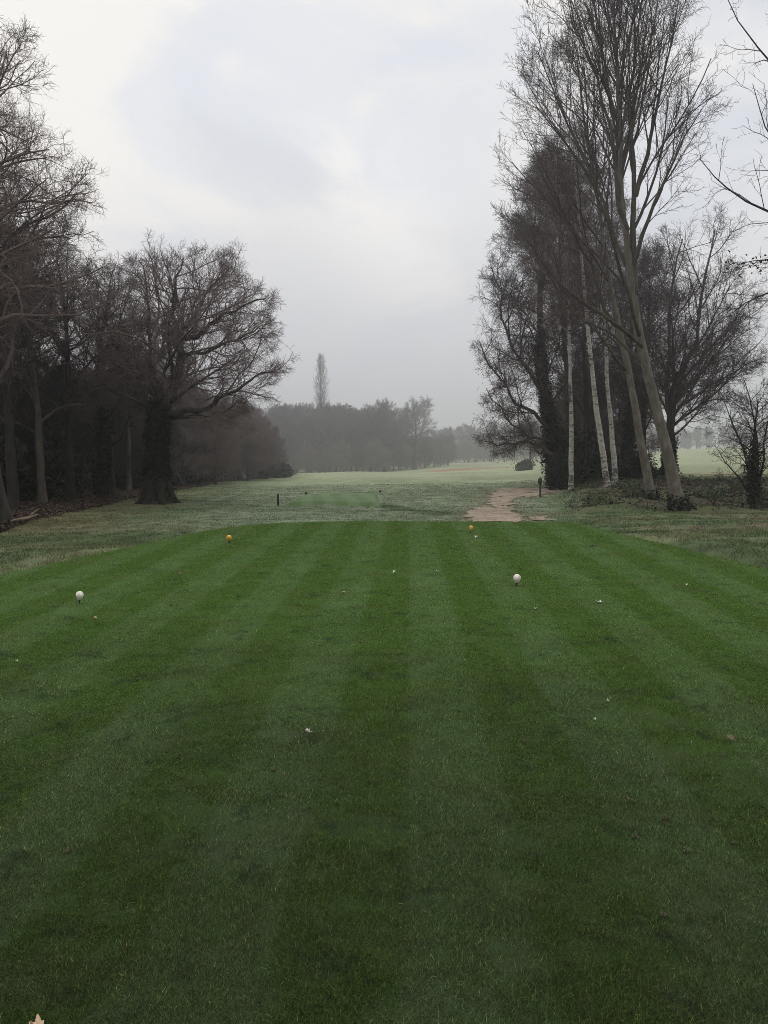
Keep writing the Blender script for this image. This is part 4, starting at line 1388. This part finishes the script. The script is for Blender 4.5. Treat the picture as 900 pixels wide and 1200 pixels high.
# small bushes out on the course
fb = shrub('round_bush', 'dark rounded bush far out where the fairway meets the right-hand trees', 'bush', None, 2.6, 2.4, 3600, 0.34, 91, M_HOLLY)
fb.location = gp(612, 128) - np.array([0, 0, 0.2])
fb.scale = (0.85, 0.85, 0.95)
GBL = 'dark bushes at the end of the left wood'
for i, (px, Y, s, lab) in enumerate([(318, 103, 1.0, 'dark bush under the thicket at the end of the left wood'),
                                     (333, 108, 0.85, 'dark bush jutting furthest from the thicket onto the fairway'),
                                     (300, 98, 0.8, 'low dark bush in front of the thicket, left of its end')]):
    copy_thing(fb, gp(px, Y), i * 2.0, (s, s, s * 0.9), lab, GBL)
rng = np.random.default_rng(92)
b = gp(621, 131)
sm = empty('bare_tree', b, 'small hazy bare tree behind the rounded far bush', 'tree')
tree_parts(sm, [(0, 0, 0), (0.1, 0, 2.0), (0, 0, 4.0), (0.1, 0, 6.5)], 0.22, 0.03, dict(n=14, t0=0.35, ang=45, S=6, wander=0.1, up=0.04, rc=0.016, lmax=3),
           [((0, 0, 5.0), (2.4, 2.4, 2.8))], FT(3.0)[:3], FM, rng, leader=True)

# ================================================================== TEE MARKERS AND POSTS
def lathe(prof, K=24):
    prof = np.asarray(prof, float); a = np.arange(K) * 2 * math.pi / K
    V = np.stack([prof[:, 0:1] * np.cos(a), prof[:, 0:1] * np.sin(a), np.repeat(prof[:, 1:2], K, 1)], -1).reshape(-1, 3)
    k = np.arange(K); F = []
    for i in range(len(prof) - 1):
        F.append(np.stack([i * K + k, i * K + (k + 1) % K, (i + 1) * K + (k + 1) % K, (i + 1) * K + k], 1))
    return V, [np.concatenate(F)]


def marker(px, row, label, group, mat, s=1.0):
    Y = EYE / math.tan(PITCH + math.atan((row - 600) / 900))
    x = px_to_x(px, Y, 0)
    root = empty('tee_marker', (x, Y, 0.0), label, 'tee marker', group)
    th = np.linspace(0, math.pi, 17)
    prof = []
    for t in th:
        z = math.cos(t); r = math.sin(t)
        if z < 0: r *= (1 - 0.30 * (-z) ** 1.3)
        prof.append((max(0.0005, r * 0.052), 0.118 + z * (0.052 if z > 0 else 0.078)))
    v, f = lathe(prof[::-1]); ball = link_obj('ball', mesh_from('ball', v * s, f), root, mat)
    v, f = lathe([(0.0004, -0.05), (0.007, -0.03), (0.008, 0.036), (0.017, 0.040), (0.019, 0.047), (0.0005, 0.048)], 12)
    link_obj('spike', mesh_from('spike', v * s, f), root, M_SPIKE)
    root.rotation_euler = (0.05, -0.06, px * 0.7)
    return root


M_SPIKE = plain('black_plastic', (0.012, 0.012, 0.012), (0.03, 0.03, 0.03), 0.5)
M_WHITEM = plain('white_plastic', (0.48, 0.43, 0.36), (0.80, 0.78, 0.74), 0.45, 0.4, 22.0)
M_YELLOWM = plain('yellow_plastic', (0.50, 0.24, 0.03), (0.80, 0.47, 0.06), 0.45, 0.4, 14.0)
marker(93, 707, 'white egg-shaped tee marker on the left half of the tee', 'white tee markers', M_WHITEM, 0.72)
marker(605, 687, 'white egg-shaped tee marker on the right half of the tee', 'white tee markers', M_WHITEM, 0.80)
marker(269, 636.5, 'yellow tee marker near the far left corner of the tee', 'yellow tee markers', M_YELLOWM, 0.78)
marker(551.5, 624, 'yellow tee marker near the far edge in front of the sandy path', 'yellow tee markers', M_YELLOWM, 0.74)

M_POST = plain('weathered_black_post', (0.012, 0.012, 0.013), (0.032, 0.030, 0.030), 0.8, 0.2, 9.0)
M_POSTTOP = plain('pale_post_end', (0.25, 0.23, 0.20), (0.38, 0.36, 0.32), 0.8, 0.2, 9.0)


def boxmesh(name, sx, sy, z0, z1, bev=0.006):
    x, y = sx / 2, sy / 2
    lv = [(z0, 0.0), (z1 - bev, 0.0), (z1, bev)]
    V = []
    for z, i in lv:
        V += [(-x + i, -y + i, z), (x - i, -y + i, z), (x - i, y - i, z), (-x + i, y - i, z)]
    F = [[i * 4 + k, i * 4 + (k + 1) % 4, (i + 1) * 4 + (k + 1) % 4, (i + 1) * 4 + k] for i in range(2) for k in range(4)]
    F.append([8, 9, 10, 11])
    return mesh_from(name, np.array(V), [np.array(F)], False)


x, Y = gpr(326, 591.5)
p = empty('marker_post', (x, Y, gz(x, Y)), 'short black post with pale end beside the forward tee', 'post')
hh = 14.0 / 900 * Y
link_obj('post', boxmesh('post', 0.075, 0.075, -0.2, hh * 0.93), p, M_POST)
link_obj('end_cap', boxmesh('end_cap', 0.082, 0.082, hh * 0.932, hh), p, M_POST)
link_obj('number_plate', boxmesh('number_plate', 0.03, 0.012, hh * 0.15, hh * 0.8), p, M_POSTTOP).location = (-0.052, 0, 0)
x, Y = gpr(633, 582.5)
p = empty('bell_post', (x, Y, gz(x, Y)), 'tall black post with a boxed head beside the sandy path', 'post')
hh = 23.5 / 900 * Y
link_obj('post', boxmesh('post', 0.07, 0.07, -0.2, hh * 0.84), p, M_POST)
link_obj('head_box', boxmesh('head_box', 0.15, 0.13, hh * 0.66, hh * 0.93, 0.02), p, M_POST).location = (-0.02, 0, 0)
link_obj('finial', boxmesh('finial', 0.07, 0.07, hh * 0.932, hh, 0.03), p, M_POST)
GFM = 'small dark markers on the forward tee'
for px, row, lab in [(358.5, 584, 'small dark marker at the far left of the forward tee'), (445.5, 581.5, 'small dark marker at the far right corner of the forward tee')]:
    x, Y = gpr(px, row)
    r = empty('tee_marker', (x, Y, gz(x, Y) + 0.17), lab, 'tee marker', GFM)
    v, f = lathe([(0.0005, 0.0), (0.05, 0.02), (0.065, 0.07), (0.05, 0.12), (0.0005, 0.14)], 14)
    link_obj('ball', mesh_from('ball', v, f), r, M_SPIKE)
    v, f = lathe([(0.0005, -0.1), (0.012, -0.08), (0.012, 0.01), (0.0005, 0.015)], 8)
    link_obj('spike', mesh_from('spike', v, f), r, M_SPIKE)

# ================================================================== FALLEN LEAVES AND STICKS
M_LEAFTAN = leafmat('tan_fallen_leaf', (0.33, 0.23, 0.14), (0.48, 0.36, 0.24), 0.8, 0.1, 30)
M_LEAFPALE = leafmat('pale_fallen_leaf', (0.40, 0.37, 0.31), (0.60, 0.56, 0.50), 0.8, 0.1, 30)
M_LEAFBROWN = leafmat('brown_fallen_leaf', (0.10, 0.07, 0.055), (0.17, 0.12, 0.095), 0.8, 0.1, 30)


def leaf_mesh(name, L, lobes, rng):
    """a lobed leaf blade, cupped, with a stalk"""
    n = 36
    a = np.linspace(0, 2 * math.pi, n, endpoint=False)
    r = 0.5 * L * (1 + 0.16 * np.cos(lobes * a)) * (0.75 + 0.25 * np.cos(a)) * rng.uniform(0.93, 1.07, n)
    x = r * np.cos(a); y = r * np.sin(a) * 0.72
    cup = rng.uniform(0.6, 1.5)
    V = [(0, 0, 0.004)]
    for k in (0.5, 1.0):
        V += [(xx * k, yy * k, 0.004 + cup * (k * k) * (yy * yy * 3.5 + 0.6 * xx * xx) / L) for xx, yy in zip(x, y)]
    V = np.array(V); i = np.arange(n); j = (i + 1) % n
    T = np.stack([np.zeros(n, int), 1 + i, 1 + j], 1)
    Q = np.stack([1 + i, 1 + n + i, 1 + n + j, 1 + j], 1)
    top = len(V)
    V2 = V - np.array([0, 0, 0.0012])
    T2 = T[:, ::-1] + top; Q2 = Q[:, ::-1] + top
    rim = np.stack([1 + n + i, 1 + n + i + top, 1 + n + j + top, 1 + n + j], 1)
    st = Tubes()
    s = np.linspace(0, 1, 5)
    st.add(np.stack([-0.5 * L * 0.5 - s * L * 0.35, s * 0.01, 0.006 + 0.010 * s], 1)[None], np.full((1, 5), 0.0012), 5)
    SV = np.concatenate(st.V)
    return mesh_from(name, np.concatenate([V, V2, SV]), [T, T2, np.concatenate([Q, Q2, rim, st.F[0] + 2 * top])])


rng = np.random.default_rng(101)
GL = 'fallen leaves scattered on the tee'
special = [
    (45, 1211, 0.068, 'tan', 'large tan fallen leaf at the bottom left corner of the tee'),
    (361, 861, 0.050, 'pale', 'pale pinkish fallen leaf left of the centre of the tee'),
    (857, 868, 0.065, 'brown', 'brown fallen leaf by a bare scrape on the right side of the tee'),
    (879, 825, 0.055, 'brown', 'brown curled leaf close to the right edge of the tee'),
    (628, 715, 0.060, 'pale', 'pale leaf lying below the right-hand white marker'),
    (702, 707, 0.075, 'pale', 'whitish twiggy leaf right of the right-hand white marker'),
    (558, 631, 0.120, 'pale', 'yellowish white leaf just below the far yellow marker'),
    (740, 942, 0.055, 'brown', 'dull brown leaf pressed into the right half of the tee'),
    (697, 846, 0.030, 'pale', 'tiny white speck of leaf right of the tee centre'),
    (712, 824, 0.028, 'pale', 'small white leaf fragment above the tiny white speck'),
    (512, 671, 0.060, 'pale', 'small pale leaf mid tee in front of the far edge'),
    (403, 696, 0.085, 'tan', 'thin straw coloured leaf left of the mid tee'),
    (422, 754, 0.060, 'brown', 'brown leaf fragment near the tee centre'),
    (462, 672, 0.07, 'pale', 'pale leaf scrap between the two yellow markers'),
    (212, 674, 0.085, 'brown', 'small dark leaf between the left white and yellow markers'),
    (20, 777, 0.035, 'pale', 'pale speck of leaf at the left edge of the tee'),
    (112, 726, 0.055, 'tan', 'tan leaf just below the left white marker'),
    (805, 687, 0.05, 'pale', 'pale leaf towards the right edge below the rough'),
    (695, 641, 0.12, 'brown', 'dark brown leaf near the far right of the tee'),
]
mats = {'tan': M_LEAFTAN, 'pale': M_LEAFPALE, 'brown': M_LEAFBROWN}
for px, row, L, k, lab in special:
    Y = EYE / math.tan(PITCH + math.atan((row - 600) / 900))
    o = link_obj('fallen_leaf', leaf_mesh('fallen_leaf', L * 0.72, int(rng.integers(5, 9)), rng), None, mats[k])
    o.location = (px_to_x(px, Y, 0), Y, 0.010)
    o.rotation_euler = (rng.normal() * 0.2, rng.normal() * 0.2, rng.random() * 6.28)
    tag(o, lab, 'leaf', GL)
# dark worm casts
protoc = []
for q in range(3):
    n = 14
    lv = Tubes()
    d = norm(rng.normal(size=(n, 3)) * [1, 1, 0.4])
    lv.add(grow(rng.normal(size=(n, 3)) * [0.012, 0.008, 0.0] + [0, 0, 0.008], d, np.full(n, 0.014), 3, 0.4, 0.0, rng), np.tile([0.002, 0.0045, 0.0045, 0.002], (n, 1)), 5)
    protoc.append(lv.mesh('worm_cast'))
    protoc[-1].materials.append(plain('damp_soil', (0.050, 0.048, 0.028), (0.090, 0.082, 0.052), 0.95, 0.1, 60) if q == 0 else protoc[0].materials[0])
for i in range(24):
    Y = math.exp(rng.uniform(math.log(2.3), math.log(9.0))); X = rng.uniform(-0.1, 0.52) * Y if i % 3 else rng.uniform(-0.5, 0.5) * Y
    o = link_obj('worm_cast', protoc[i % 3]); s = rng.uniform(0.45, 0.9)
    o.location = (X, Y, 0.004); o.scale = (s, s * 0.8, s * 0.7); o.rotation_euler = (0, 0, rng.random() * 6.28)
    tag(o, 'small dark worm cast lying on the mown tee', 'worm cast', 'worm casts on the tee')
# pale broken branch at the wood's edge
x, Y = gpr(28, 613.5)
br = Tubes()
br.add(np.array([[-0.35, 0, 0.05], [-0.1, 0.05, 0.10], [0.2, 0.0, 0.16], [0.42, -0.05, 0.24]])[None], np.array([[0.035, 0.04, 0.035, 0.015]]), 8)
br.add(np.array([[0.1, 0.02, 0.13], [0.2, 0.1, 0.26], [0.3, 0.14, 0.34], [0.36, 0.15, 0.38]])[None], np.array([[0.02, 0.017, 0.012, 0.006]]), 6)
o = br.object('broken_branch', plain('bare_pale_wood', (0.20, 0.16, 0.11), (0.34, 0.28, 0.20), 0.85, 0.1, 8.0), None)
o.location = (x, Y, gz(x, Y))
tag(o, 'pale broken branch lying in the leaf litter at the left edge', 'branch')

# ================================================================== HAZE
hz, t_, b_ = material('mist', 1.0, 0.0)
hz.node_tree.nodes.remove(b_)
out = hz.node_tree.nodes['Material Output']
pv = t_.n('ShaderNodeVolumePrincipled', {'Color': (0.93, 0.94, 0.96), 'Density': 0.0018, 'Anisotropy': 0.8})
link(t_, pv.outputs[0], out.inputs['Volume'])
zlo = float(ground_z(GX, GY).min()) - 1.0
x0, x1, y0, y1, z1 = -790, 840, -80, 1300, 34.0
V = np.array([(x0, y0, zlo), (x1, y0, zlo), (x1, y1, zlo), (x0, y1, zlo), (x0, y0, z1), (x1, y0, z1), (x1, y1, z1), (x0, y1, z1)])
F = np.array([[0, 3, 2, 1], [4, 5, 6, 7], [0, 1, 5, 4], [1, 2, 6, 5], [2, 3, 7, 6], [3, 0, 4, 7]])
tag(link_obj('haze', mesh_from('haze', V, [F], False), None, hz), kind='stuff')
print('ground x', gx[0], gx[-1], 'y', gy[0], gy[-1], 'zlo', zlo, 'polys', sum(len(m.polygons) for m in bpy.data.meshes))
